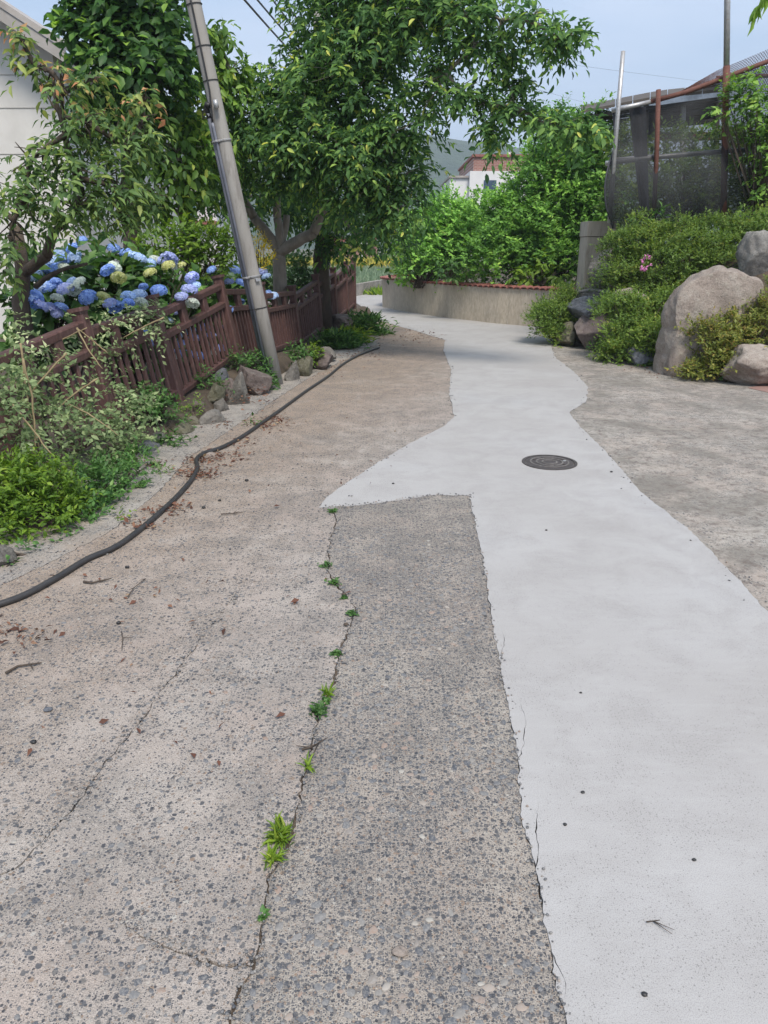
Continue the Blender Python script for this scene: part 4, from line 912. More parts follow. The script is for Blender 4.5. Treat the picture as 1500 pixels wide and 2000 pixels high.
# ------------------------------------------------------------------ net enclosure, pipes, shed
def pipe(name, label, pts, r, mat, n=10):
    mb = MB(); o = Vector(pts[0]); mb.tube([Vector(p)-o for p in pts], r, n); ob = mb.build(name, M[mat], None, True); ob.location = o; tag(ob, label, 'pipe'); return ob
YN = 13.0
fr = empty('pipe_trellis', P(1280, 430, YN)); tag(fr, 'rusty and galvanised pipe frame holding the dark net', 'frame')
def fpipe(name, pts, r, mat, label=None):
    mb = MB(); mb.tube([Vector(p)-fr.location for p in pts], r, 10); o = mb.build(name, M[mat], fr, True)
    if label: o['label'] = label
fpipe('post', [P(1217, 100, YN-0.12), P(1206, 230, YN-0.12), P(1190, 436, YN-0.12)], 0.034, 'steel', 'tall galvanised post at the left end of the net')
fpipe('post', [P(1286, 175, YN-0.1), P(1283, 290, YN-0.1), P(1276, 440, YN-0.1)], 0.036, 'rust', 'red rusted post')
fpipe('post', [P(1422, -150, YN-0.1), P(1419, 130, YN-0.1)], 0.044, 'steel', 'tallest galvanised post running out of the frame')
fpipe('post', [P(1419, 129, YN-0.1), P(1412, 450, YN-0.1)], 0.050, 'rust', 'rusted lower half of the tallest post')
fpipe('rail', [P(1183, 319, YN), P(1290, 306, YN), P(1420, 295, YN), P(1600, 285, YN)], 0.036, 'steel')
fpipe('rail', [P(1195, 216, YN), P(1280, 197, YN)], 0.034, 'steel'); fpipe('rail', [P(1270, 199, YN), P(1340, 180, YN), P(1420, 150, YN), P(1500, 120, YN), P(1620, 80, YN)], 0.036, 'rust')
fpipe('rail', [P(1400, 152, YN+0.3), P(1500, 148, YN+0.3), P(1620, 146, YN+0.3)], 0.03, 'rust')
fpipe('rail', [P(1196, 312, YN+0.9), P(1290, 304, YN+0.7)], 0.03, 'steel')
def net():
    root = empty('shade_net', P(1300, 430, YN)); tag(root, 'dark see through shade net sagging round the pipe frame', 'net'); o = root.location
    mb = MB(); nu, nv = 40, 26; v = []
    for j in range(nv+1):
        t = j/nv
        for i in range(nu+1):
            s = i/nu; u = 1198+s*420; top = interp(u, [(1198, 216), (1280, 197), (1420, 152), (1620, 90)]); bot = 446+8*math.sin(s*9)
            vv = lerp(top, bot, t); bulge = math.sin(min(1, max(0, (t-0.3)/0.7))*math.pi*0.85)
            uu = u-24*bulge*max(0, 1-s*7)+10*t*max(0, 1-s*5); y = YN+0.06-0.28*bulge+0.08*math.sin(s*31+t*4)*t
            p = P(uu, vv, y)-o; v.append(p)
    n = nu+1; mb.add(v, [(j*n+i, j*n+i+1, (j+1)*n+i+1, (j+1)*n+i) for j in range(nv) for i in range(nu)]); mb.build('net_panel', M['net'], root, True)
    mb = MB(); mb.tube([P(1198-24*math.sin(min(1, max(0, (t-0.3)/0.7))*math.pi*0.85)+10*t, lerp(216, 446, t), YN+0.05-0.28*math.sin(min(1, max(0, (t-0.3)/0.7))*math.pi*0.85))-o for t in [k/20 for k in range(21)]], 0.012, 6); mb.build('hem', M['dark_sheet'], root, True)
    mb = MB(); v = []                        # return round the left corner
    for j in range(nv+1):
        t = j/nv
        for i in range(9):
            s = i/8; bulge = math.sin(min(1, max(0, (t-0.3)/0.7))*math.pi*0.85)
            p = P(1198-24*bulge*(1-s)+10*t*(1-s)+s*12, lerp(216, 446, t), YN+0.06-0.28*bulge*(1-s)+s*2.2)-o; v.append(p)
    mb.add(v, [(j*9+i, j*9+i+1, (j+1)*9+i+1, (j+1)*9+i) for j in range(nv) for i in range(8)]); mb.build('net_return', M['net'], root, True)
    mb = MB(); v = []                        # hanging doubled strip
    for j in range(15):
        t = j/14
        for i in range(7):
            s = i/6; u = lerp(lerp(1228, 1250, t), lerp(1262, 1268, t), s); v.append(P(u, lerp(208, 410, t), YN+0.12+0.06*math.sin(s*8))-o)
    mb.add(v, [(j*7+i, j*7+i+1, (j+1)*7+i+1, (j+1)*7+i) for j in range(14) for i in range(6)]); mb.build('net_strip', M['dark_sheet'], root, True)
net()
def chain_link():
    root = empty('wire_mesh', P(1480, 150, YN)); tag(root, 'diamond wire mesh rolled along the top rusty rail', 'wire mesh'); o = root.location
    mb = MB()
    def top(u): return interp(u, [(1330, 178), (1400, 138), (1500, 96), (1640, 50)])
    def bot(u): return interp(u, [(1330, 182), (1400, 168), (1500, 200), (1640, 230)])
    for k in range(64):
        u0 = 1330+k*5
        for sgn in (1, -1):
            pts = []
            for i in range(16):
                t = i/15; u = u0+sgn*(t-0.5)*60
                if u < 1330 or u > 1640: continue
                pts.append(P(u, lerp(top(u), bot(u), t), YN+0.4+0.01*sgn)-o)
            if len(pts) > 2: mb.tube(pts, 0.0045, 3, False)
    w = mb.build('wire', M['rust'], root); w['kind'] = 'stuff'
chain_link()
def shed():
    Y = 16.5; root = empty('lean_to_shed', P(1290, 430, Y)); tag(root, 'open lean-to shed with dark sheet roof behind the net', 'shed'); o = root.location
    def quad(pts, th, name, mat):
        v = [Vector(p)-o for p in pts]; v += [p-Vector((0, 0, th)) for p in v]
        MB().add(v, [(0, 1, 2, 3), (7, 6, 5, 4), (0, 4, 5, 1), (1, 5, 6, 2), (2, 6, 7, 3), (3, 7, 4, 0)]).build(name, mat, root)
    for k in range(8):
        u0, u1 = 1135+k*34, 1135+(k+1)*34-1.5
        def e(u, yy, dv): return P(u, interp(u, [(1135, 214), (1290, 184), (1410, 172)])+dv, yy)
        quad([e(u0, Y-0.4, 2), e(u1, Y-0.4, 2), e(u1, Y+2.6, -8), e(u0, Y+2.6, -8)], 0.05, 'roof_sheet', M['shed_roof'])
    for dv, yy in ((14, Y-0.2), (22, Y+0.8), (30, Y+1.8)):
        MB().bar(P(1150, 214+dv, yy)-o, P(1410, 178+dv, yy)-o, 0.06, 0.08, (0, 0, 1)).build('purlin', M['shed_roof'], root)
    for u in (1262, 1334, 1400): MB().bar(P(u, 205, Y)-o, P(u-2, 430, Y)-o, 0.09, 0.09, (1, 0, 0)).build('post', M['steel' if u == 1334 else 'shed_roof'], root)
    for k in range(7):
        MB().bar(P(1288, 212+k*5.6, Y+0.3+0.1*(k % 3))-o, P(1400+6*(k % 2), 198+k*6.4, Y+0.3+0.1*(k % 3))-o, 0.075, 0.14, (0, 0, 1)).build('stored_plank', M['shed_roof'], root)
    a, b = P(1264, 206, Y+1), P(1284, 268, Y+1); MB().box(a.x-o.x, b.x-o.x, 1.0, 1.06, b.z-o.z, a.z-o.z).build('door_panel', M['dark_sheet'], root)
    a, b = P(1252, 258, Y+2), P(1420, 272, Y+2); MB().box(a.x-o.x, b.x-o.x, 2.0, 2.2, b.z-o.z, a.z-o.z).build('low_wall', M['brick'], root)
shed()

# ------------------------------------------------------------------ trees
def pxblob(u, v, r, Y, sy=1.0, sz=1.0):
    return (tuple(P(u, v, Y)), (r*PXM(Y), r*PXM(Y)*sy, r*PXM(Y)*sz))
def tree(name, label, trunk_pts, trunk_r, blobs, mat, per=26, n=7, L=0.32, ll=0.12, asp=0.42, seed=1, bark='bark', droop=0.45, ldroop=0.6, shell=0.25, single=0, limbs_from=None, shape=5, lump=0.4, twig=True, tintf=None, upn=1.0, extra=None, nmin=34):
    rng = np.random.default_rng(seed); rnd = random.Random(seed)
    root = empty(name, trunk_pts[0]); tag(root, label, 'tree'); o = Vector(root.location)
    mb = MB(); tp = [Vector(p) for p in trunk_pts]
    mb.tube(tp, [lerp(trunk_r, trunk_r*0.6, i/(len(tp)-1)) for i in range(len(tp))], 12)
    for s in (extra or []): limb(mb, s[0], s[1], s[2], s[3], rnd, 0.1, 7, 9)
    froms = [Vector(p) for p in (limbs_from or tp[len(tp)//2:])]
    for (c, r) in blobs:
        cc = Vector(c); a = min(froms, key=lambda q: (q-cc).length); L_ = (cc-a).length
        pts = limb(mb, a, cc, min(trunk_r*0.5, 0.02+0.018*L_), 0.012, rnd, 0.16, 8, 6); froms.append(pts[5]); froms.append(cc)
        if twig:
            for k in range(9):
                d = Vector((rnd.gauss(0, 1), rnd.gauss(0, 1), rnd.gauss(0, 0.8))); d.normalize()
                limb(mb, pts[rnd.choice((5, 6, 7, 8))], cc+Vector((d.x*r[0], d.y*r[1], d.z*r[2]))*0.85, 0.009, 0.003, rnd, 0.15, 4, 4)
    mb.v = [tuple(Vector(q)-o) for q in mb.v]; mb.build('trunk', M[bark], root, True)
    blobs = [(c, tuple(max(0.4*q, q-0.28*L-0.2*ll) for q in r)) for c, r in blobs]
    B, d = blob_points(rng, blobs, per, shell, lump, nmin)
    d = d*np.array([1, 1, 0.5])+rng.normal(size=d.shape)*0.45
    p, D, Nn, ln, wd = sprigs(rng, B, d, n, L, ll, droop, ldroop, asp=asp, upn=upn)
    tint = rng.random(len(p)) if tintf is None else tintf(rng, p)
    leaf_cloud('crown', p, D, Nn, ln, wd, tint, mat, root, shape, single)
    return root
b0 = P(545, 512, 12.4); b0.z = 0.1
fork = P(546, 492, 12.4)
CH = [  # crown of the cherry: (photo x, y, radius px, distance)
 (580, 165, 75, 11.5), (655, 75, 85, 11.5), (500, 235, 80, 11.4), (600, 250, 95, 11.0), (700, 170, 95, 11.0), (740, 60, 85, 10.8), (830, 20, 75, 10.4), (700, 300, 95, 10.8), (780, 250, 70, 10.6),
 (480, 320, 75, 11.8), (590, 335, 70, 11.6), (680, 380, 58, 11.2), (745, 375, 65, 10.9), (800, 335, 52, 10.8), (790, 410, 42, 10.8), (745, 440, 36, 11), (400, 300, 60, 11.9), (425, 385, 45, 12.6), (520, 385, 55, 13.2), (590, 395, 50, 13.4), (650, 420, 40, 13.2),
 (910, 30, 55, 10.0), (980, 40, 50, 9.8), (1040, 45, 40, 9.6), (1085, 75, 30, 9.5), (1120, 70, 16, 9.5), (930, 90, 35, 10), (985, 105, 26, 9.9),
 (850, 180, 42, 10.2), (910, 185, 38, 10.0), (960, 205, 30, 9.9), (1010, 212, 32, 9.8), (1060, 240, 36, 9.7), (1110, 245, 30, 9.6), (1150, 245, 26, 9.6), (962, 262, 10, 9.9), (850, 130, 22, 10.3), (1000, 165, 18, 9.9),
 (665, -60, 100, 11.5), (760, -60, 100, 11.0), (880, -50, 80, 10.4), (470, 150, 40, 11.6), (440, 200, 36, 11.8), (700, 470, 30, 12)]
big = empty
cherry = tree('cherry_tree', 'large multi stemmed cherry tree whose branches overhang the lane', [b0, P(545, 505, 12.4), fork], 0.13,
     [pxblob(u, v, r, Y, 0.9, 0.8) for u, v, r, Y in CH], M['cherry'], per=84, n=8, L=0.27, ll=0.094, asp=0.42, seed=11, ldroop=0.42, lump=0.55, single=300, shape=7, shell=0.15,
     limbs_from=[P(462, 370, 12.3), P(536, 350, 12.3), P(640, 390, 12.0), P(655, 300, 11.6), P(770, 95, 11.0)],
     extra=[(fork, P(496, 425, 12.3), 0.085, 0.07), (P(496, 425, 12.3), P(462, 370, 12.3), 0.07, 0.05), (fork, P(541, 425, 12.3), 0.075, 0.065), (P(541, 425, 12.3), P(536, 350, 12.3), 0.065, 0.045), (P(545, 488, 12.35), P(560, 420, 12.4), 0.06, 0.05), (fork, P(612, 455, 12.1), 0.095, 0.08), (P(612, 455, 12.1), P(642, 385, 12.0), 0.08, 0.065), (P(642, 385, 12.0), P(655, 300, 11.6), 0.065, 0.05), (P(655, 300, 11.6), P(770, 95, 11.0), 0.055, 0.04)],
     tintf=lambda rng, p: np.clip(rng.random(len(p))**1.3+np.where(rng.random(len(p)) < 0.006, 0.4, 0), 0, 1))
t2 = P(630, 535, 14.2); t2.z = 0.1
tree('maple_tree', 'dark trunked tree behind the cherry near the fence end', [t2, P(626, 500, 14.2), P(632, 455, 14.2)], 0.17,
     [pxblob(u, v, r, Y, 0.9, 0.8) for u, v, r, Y in [(640, 440, 45, 14.0), (680, 440, 45, 14), (700, 400, 60, 13.8), (600, 420, 40, 14.2), (760, 420, 50, 14), (650, 480, 25, 13.8), (780, 470, 30, 14.5)]], M['dark_tree'], per=26, seed=12, bark='bark_dark', ll=0.13)
t3 = P(250, 520, 10.5); t3.z = 0.2
tree('magnolia_tree', 'tall dark green tree rising above the plum left of the pole', [t3, P(255, 400, 10.5), P(250, 250, 10.5), P(245, 120, 10.4)], 0.13,
     [pxblob(u, v, r, Y, 0.9, 0.9) for u, v, r, Y in [(240, 40, 75, 10.2), (190, 60, 50, 10.2), (310, 30, 60, 10.2), (250, 130, 75, 10), (200, 150, 50, 10), (300, 130, 60, 10), (170, 10, 40, 10.2), (250, -50, 80, 10.2), (335, 105, 30, 10), (210, 220, 55, 10.3), (280, 220, 55, 10.2), (145, 40, 16, 10)]],
     M['dark_tree'], per=70, n=6, L=0.27, ll=0.125, asp=0.55, seed=13, single=150, shape=7, bark='bark_dark', ldroop=0.3)
t4 = P(370, 470, 11.2); t4.z = 0.2
tree('mulberry_tree', 'bright green tree right behind the pole left of the cherry', [t4, P(360, 420, 11.2), P(350, 330, 11)], 0.11,
     [pxblob(u, v, r, Y, 0.9, 0.9) for u, v, r, Y in [(345, 190, 45, 10.8), (330, 240, 55, 10.6), (385, 240, 45, 10.8), (350, 310, 55, 10.5), (400, 300, 45, 10.8), (310, 320, 45, 10.6), (370, 370, 45, 10.8), (420, 180, 45, 11), (450, 140, 25, 11), (300, 400, 36, 10.8), (420, 70, 16, 11), (395, 130, 30, 11)]],
     M['bright_tree'], per=55, n=6, L=0.26, ll=0.13, asp=0.48, seed=14, single=100, shape=7)
t5 = P(45, 640, 6.8); t5.z = 0.1
def plum_tint(rng, p):
    t = rng.random(len(p))*0.85; tip = (p[:, 2] > 2.55) & (rng.random(len(p)) < 0.30); t[tip] = rng.uniform(0.86, 1.0, tip.sum()); return t
tree('plum_tree', 'plum tree with bronze young shoots at the left edge', [t5, P(40, 590, 6.8), P(45, 530, 6.8), P(30, 440, 6.8)], 0.085,
     [pxblob(u, v, r, Y, 0.8, 0.9) for u, v, r, Y in [(100, 140, 30, 6.4), (125, 180, 40, 6.4), (70, 130, 22, 6.4), (170, 240, 55, 6.4), (135, 262, 42, 6.4), (240, 290, 55, 6.5), (60, 310, 50, 6.3), (150, 330, 65, 6.3), (230, 370, 65, 6.4), (50, 390, 60, 6.2), (140, 410, 60, 6.3), (240, 430, 45, 6.5), (20, 460, 45, 6.2), (290, 380, 40, 6.6), (15, 520, 36, 6.3), (280, 230, 30, 6.6), (280, 190, 20, 6.6), (-40, 380, 60, 6.3), (185, 150, 12, 6.4), (285, 270, 25, 6.5), (40, 70, 12, 6.4)]],
     M['plum'], per=120, n=7, L=0.19, ll=0.078, asp=0.38, nmin=12, seed=15, single=300, bark='bark_dark', ldroop=0.5, tintf=plum_tint, lump=0.5,
     limbs_from=[P(30, 440, 6.8), P(90, 505, 6.7), P(105, 460, 6.6), P(160, 380, 6.5)], extra=[(P(45, 535, 6.8), P(92, 500, 6.7), 0.05, 0.045), (P(92, 500, 6.7), P(108, 450, 6.6), 0.045, 0.035), (P(108, 450, 6.6), P(190, 370, 6.5), 0.03, 0.018), (P(70, 560, 6.8), P(170, 515, 6.6), 0.025, 0.012)])
# evergreen bush mass behind the wall: three countable shrubs
EB = [('evergreen_bush', 'tallest bright evergreen bush behind the capped wall', [(1115, 305, 72), (1062, 368, 66), (1150, 390, 70), (1080, 430, 85), (1005, 445, 64), (1150, 480, 60), (1060, 500, 70), (980, 500, 60), (1180, 300, 45), (1170, 250, 28), (1100, 245, 30), (1056, 335, 30), (965, 428, 42)], 17.6, 21),
      ('evergreen_bush', 'lower dark evergreen bush at the left end of the capped wall', [(880, 440, 55), (930, 480, 60), (860, 490, 55), (820, 500, 42), (830, 440, 36), (900, 530, 40), (800, 530, 26), (880, 415, 22)], 19.0, 22)]
for nm, lb, bl, Y, sd in EB:
    shrub(nm, lb, 'bush', [pxblob(u, v, r, Y+(0.4 if r < 40 else 0), 0.9, 0.9) for u, v, r in bl], M['bush'] if sd == 21 else M['bush'], per=95, n=7, L=0.18, ll=0.08, asp=0.55, seed=sd, shape=4, upward=0.5, droop=0.1, shell=0.6, clump=(0.27, 0.55, 6.0, 30), base=tuple(P(bl[3][0], 560, Y)), lump=0.45)
shrub('leafy_sapling', 'pale green broad leaved sapling in front of the tallest bush', 'sapling', [pxblob(u, v, r, 16.6) for u, v, r in [(1060, 520, 18), (1030, 535, 16), (1085, 535, 14), (1010, 540, 12)]], M['lime'], per=50, n=5, L=0.15, ll=0.16, asp=0.4, seed=23, shape=5, ldroop=0.6)
shrub('leafy_sapling', 'pale green sapling by the bare stake on the planting bed', 'sapling', [pxblob(u, v, r, 17.6) for u, v, r in [(875, 525, 20), (900, 515, 16)]], M['herb'], per=50, n=5, L=0.15, ll=0.15, asp=0.4, seed=24, shape=5, ldroop=0.6)
pipe('garden_stake', 'thin pale wooden stake standing behind the capped wall', [P(911, 552, 18.0), P(910, 515, 18.0)], 0.018, 'stem', 6)
shrub('grass_tuft', 'small lime green tuft at the far left end of the capped wall', 'plant', [pxblob(772, 535, 12, 22.3)], M['lime'], per=120, n=5, L=0.15, ll=0.12, asp=0.3, seed=25, stems=False)

# hedge, golden conifer, round bush in the garden
shrub('hedge_shrub', 'yellow green shrub between the hydrangeas and the pole', 'shrub', [pxblob(u, v, r, 10.0) for u, v, r in [(310, 480, 34), (350, 465, 34), (395, 475, 38), (430, 490, 30), (360, 505, 34), (300, 520, 30), (410, 520, 30), (455, 470, 26)]], M['lime'], per=170, n=6, L=0.13, ll=0.075, seed=31, shape=4, base=(fx(10)-1.2, 10.0, 0.15), tpow=1.5)
shrub('golden_conifer', 'golden yellow conifer just right of the pole', 'shrub', [pxblob(510, 495, 22, 11.6, 1, 1.3), pxblob(503, 475, 14, 11.6, 1, 1.5), pxblob(522, 508, 16, 11.6)], M['yellow_leaf'], per=220, n=5, L=0.08, ll=0.05, asp=0.3, seed=32, upward=1.2, base=(-2.1, 12.2, 0.15))
shrub('round_bush', 'dark green bush under the cherry behind the fence', 'bush', [pxblob(u, v, r, 14.4) for u, v, r in [(560, 528, 34), (600, 532, 30), (530, 540, 24), (585, 555, 26), (622, 555, 20)]], M['herb'], per=150, n=6, L=0.13, ll=0.075, seed=33, base=(-1.9, 14.4, 0.1))

# ------------------------------------------------------------------ hydrangeas
HM = {}
def head_mesh(col, q):
    rng = np.random.default_rng(100+q); n = 85; pos = []; D = []; Nn = []
    i = np.arange(n); z = 1-(i+0.5)/n*1.35; ph = i*2.399963; r = np.sqrt(np.maximum(0, 1-z*z)); dv = np.stack([r*np.cos(ph), r*np.sin(ph), z], 1)+rng.normal(size=(n, 3))*0.06; dv = unit(dv)
    for k in range(4):
        a = k*math.pi/2+rng.uniform(0, 1.5, n); t1 = unit(np.cross(dv, np.array([0.3, 0.2, 1.0])+rng.normal(size=(n, 3))*0.01)); t2 = np.cross(dv, t1)
        pos.append(dv*rng.uniform(0.86, 1.0, (n, 1))); D.append(t1*np.cos(a)[:, None]+t2*np.sin(a)[:, None]+dv*0.25); Nn.append(dv)
    pos = np.concatenate(pos)*0.085*np.array([1, 1, 0.8]); D = np.concatenate(D); Nn = np.concatenate(Nn); S, D, Nn = leaf_frames(D, Nn)
    lv = np.array([(0, 0, 0), (0.55, 0.5, 0.05), (-0.55, 0.5, 0.05), (0, 1, -0.05)]); m = len(pos); ln = rng.uniform(0.019, 0.026, m)
    V = pos[:, None]+S[:, None]*(lv[None, :, 0:1]*ln[:, None, None])+D[:, None]*(lv[None, :, 1:2]*ln[:, None, None])+Nn[:, None]*(lv[None, :, 2:3]*ln[:, None, None])
    Fa = np.array([(0, 1, 3, 2)])[None]+(np.arange(m)*4)[:, None, None]
    return np_mesh('flower_head', V.reshape(-1, 3), Fa.reshape(-1, 4), M['fl_'+col], np.repeat(np.tile(rng.random(n), 4), 4))
def behind_fence(p, D, ln):
    tip = p+unit(D)*ln[:, None]; lx = -3.21+0.149*p[:, 1]-np.interp(p[:, 1], [3, 9.5, 12.3, 15, 17.1], [0.2, 0.17, 0.10, 0.03, 0])*np.maximum(0, p[:, 2]-0.15)-0.07
    return (p[:, 0] < lx) & (tip[:, 0] < lx)
def hydrangea(label, blobs, heads, seed, base):
    rng = np.random.default_rng(seed); rnd = random.Random(seed)
    root = shrub('hydrangea', label, 'hydrangea', blobs, M['hydr_leaf'], per=42, n=5, L=0.14, ll=0.14, asp=0.62, seed=seed, base=base, shape=5, upward=0.4, ldroop=0.25, shell=0.55, single=80, group='hydrangeas behind the fence', fit=False, keep=behind_fence)
    for (u, v, Y, col, s) in heads:
        key = (col, rnd.randrange(2))
        if key not in HM: HM[key] = head_mesh(*key)
        o = link(bpy.data.objects.new('flower_head', HM[key]), root); o.location = P(u, v, Y-0.35 if v < 600 else Y+0.25)-root.location; k = s*rnd.uniform(0.74, 0.98); o.scale = (k, k, k*rnd.uniform(0.7, 0.95)); o.rotation_euler = (rnd.uniform(0.1, 0.7), rnd.uniform(-0.4, 0.4), rnd.uniform(0, 6))
HA = [(160, 472, 8.3, 'blue', 0.9), (138, 486, 8.2, 'blue', 1), (118, 497, 8.1, 'sky', 1), (147, 498, 8.1, 'sky', 0.9), (104, 512, 8.0, 'sky', 1), (128, 508, 8, 'blue', 0.9), (124, 522, 7.9, 'pale', 0.8), (110, 525, 7.9, 'blue', 0.9), (146, 506, 8, 'sky', 1), (96, 522, 8, 'blue', 0.9), (70, 538, 7.9, 'sky', 0.9), (80, 528, 8, 'blue', 0.8),
      (85, 562, 7.5, 'sky', 1), (97, 560, 7.5, 'blue', 1), (110, 552, 7.5, 'blue', 0.8), (128, 565, 7.4, 'violet', 1), (143, 567, 7.4, 'pale', 0.95), (155, 551, 7.5, 'pale', 0.9), (140, 552, 7.6, 'sky', 0.8), (112, 583, 7.3, 'pale', 0.9), (70, 590, 7.2, 'blue', 1.05), (80, 596, 7.2, 'violet', 1), (72, 578, 7.3, 'blue', 0.8), (100, 604, 7.0, 'violet', 1.15), (120, 600, 7.0, 'blue', 1), (112, 612, 7.0, 'violet', 0.9), (60, 600, 7.2, 'blue', 0.9)]
HB = [(245, 493, 8.4, 'blue', 1), (262, 498, 8.3, 'sky', 1), (275, 505, 8.2, 'sky', 0.8), (222, 485, 8.5, 'blue', 0.9), (303, 507, 8.6, 'pale', 1), (330, 507, 8.6, 'violet', 1.2), (318, 510, 8.6, 'violet', 0.9), (329, 520, 8.4, 'lemon', 0.9), (354, 519, 8.7, 'lemon', 0.8), (293, 533, 8.2, 'lemon', 0.95), (293, 515, 8.5, 'sky', 0.8), (210, 528, 8.0, 'blue', 1.1), (225, 521, 8.1, 'pale', 0.9), (232, 543, 7.8, 'lemon', 0.95), (172, 581, 7.4, 'blue', 1.25), (203, 580, 7.4, 'lemon', 1), (224, 600, 7.3, 'blue', 1.05), (214, 592, 7.3, 'violet', 0.8), (251, 580, 7.6, 'sky', 0.85), (250, 593, 7.5, 'blue', 0.9), (270, 577, 7.8, 'sky', 1.1), (280, 560, 7.9, 'blue', 0.7), (310, 568, 8.0, 'blue', 1), (275, 592, 7.6, 'pale', 1), (343, 522, 8.7, 'pale', 0.7), (329, 625, 7.9, 'sky', 0.8), (332, 600, 8.0, 'blue', 0.9), (340, 608, 8.0, 'violet', 0.8), (286, 650, 7.4, 'blue', 0.7), (300, 668, 7.4, 'violet', 0.8)]
HC = [(375, 543, 8.7, 'violet', 1.15), (370, 566, 8.5, 'violet', 1.2), (354, 579, 8.4, 'violet', 1), (376, 593, 8.5, 'pale', 1), (382, 557, 8.7, 'sky', 0.8), (413, 527, 9.6, 'blue', 0.9), (348, 690, 7.9, 'violet', 0.9), (345, 655, 8.0, 'sky', 0.9), (352, 672, 8.0, 'violet', 0.8), (371, 645, 8.2, 'sky', 0.9), (380, 660, 8.2, 'violet', 0.9), (398, 640, 8.6, 'violet', 0.9), (408, 636, 8.6, 'pale', 0.8), (412, 655, 8.6, 'violet', 0.9), (388, 695, 8.3, 'blue', 0.8), (368, 690, 8.2, 'violet', 0.8), (344, 696, 7.9, 'pale', 0.7), (430, 680, 8.9, 'violet', 0.8), (418, 690, 8.8, 'pale', 0.6), (447, 605, 9.2, 'blue', 0.8), (440, 640, 9.2, 'violet', 0.7)]
HD = [(457, 528, 9.9, 'blue', 1.1), (447, 550, 9.7, 'violet', 1), (470, 553, 9.9, 'blue', 0.9), (520, 540, 10.8, 'sky', 0.9), (512, 531, 10.9, 'violet', 0.9), (532, 578, 10.6, 'sky', 1), (522, 575, 10.6, 'blue', 0.9), (480, 540, 10, 'blue', 0.8), (478, 620, 9.8, 'violet', 0.8), (470, 590, 9.8, 'blue', 0.8)]
hydrangea('leftmost hydrangea, deep blue heads below the plum branches', [pxblob(u, v, r, 7.7) for u, v, r in [(110, 550, 55), (80, 600, 55), (140, 600, 50), (120, 650, 60), (70, 660, 50)]], HA, 41, (-3.3, 7.6, 0.08))
hydrangea('hydrangea with lemon and blue heads behind the vine covered rails', [pxblob(u, v, r, 8.2) for u, v, r in [(240, 555, 55), (290, 570, 55), (200, 590, 50), (260, 630, 60), (310, 630, 55), (330, 550, 40), (210, 540, 40)]], HB, 42, (-2.85, 8.1, 0.12))
hydrangea('hydrangea with violet heads seen through the balusters left of the pole', [pxblob(u, v, r*0.8, 9.5) for u, v, r in [(365, 590, 42), (380, 640, 50), (350, 660, 45), (405, 660, 40), (395, 590, 35)]], HC, 43, (-2.45, 8.9, 0.2))
hydrangea('hydrangea with few blue heads directly behind the pole', [pxblob(u, v, r*0.9, 11.5) for u, v, r in [(460, 565, 36), (500, 575, 40), (480, 620, 40), (530, 600, 30)]], [(h[0], h[1], h[2]+1.0, h[3], h[4]*1.1) for h in HD], 44, (-2.2, 11.5, 0.15))

# ------------------------------------------------------------------ climber on the fence, shrubs and weeds along the lane
def climber():
    rng = np.random.default_rng(51); rnd = random.Random(51)
    root = empty('climbing_vine', (fx(5.4), 5.4, 0)); tag(root, 'silvery variegated vine sprawling over the near fence panels', 'vine')
    o = Vector(root.location)
    blobs = [pxblob(u, v, r, Y, 0.45, 0.9) for u, v, r, Y in [(20, 650, 40, 5.1), (15, 720, 55, 4.8), (70, 740, 45, 5.0), (120, 760, 50, 5.2), (60, 820, 60, 4.7), (130, 830, 55, 5.1), (190, 800, 45, 5.6), (180, 860, 45, 5.4), (240, 780, 45, 5.9), (230, 840, 50, 5.7), (280, 800, 34, 6.1), (260, 870, 34, 5.8), (100, 890, 45, 5.0), (30, 890, 45, 4.6), (150, 650, 28, 6.2), (180, 630, 26, 6.4), (215, 640, 22, 6.5), (265, 620, 26, 6.8), (300, 620, 24, 7.0), (280, 605, 20, 7), (95, 680, 24, 5.8), (200, 690, 26, 6.2), (-30, 780, 60, 4.5)]]
    B, d = blob_points(rng, blobs, 125, 0.1, 0.6); d = d+rng.normal(size=d.shape)*0.5+np.array([0.4, -0.2, 0.1])
    p, D, Nn, ln, wd = sprigs(rng, B, d, 9, 0.2, 0.043, 0.5, 0.15, asp=0.5)
    hi = np.repeat(B[:, 2] > 0.9, 9); tint = np.clip(rng.random(len(p))*0.85+np.where(hi, 0.2, 0.0)+rng.normal(0, 0.05, len(p)), 0, 1)
    leaf_cloud('foliage', p, D, Nn, ln, wd, tint, M['silver'], root, 5, 200)
    mb = MB()
    for (u0, v0, u1, v1, Y) in [(40, 670, 90, 920, 4.9), (45, 700, 60, 960, 4.7), (130, 690, 40, 800, 5.0), (150, 640, 200, 720, 5.8), (190, 740, 110, 800, 5.2), (110, 780, 230, 850, 5.3), (20, 780, 110, 900, 4.7), (210, 690, 150, 640, 6.0), (320, 620, 240, 660, 6.6), (90, 690, 170, 640, 6.0), (60, 880, 130, 930, 4.9)]:
        mb = MB(); limb(mb, P(u0, v0, Y-0.15), P(u1, v1, Y-0.2), 0.007, 0.004, rnd, 0.12, 10, 5)
        mb.v = [tuple(Vector(q)-o) for q in mb.v]; mb.build('stem', M['stem'], root, True)
climber()
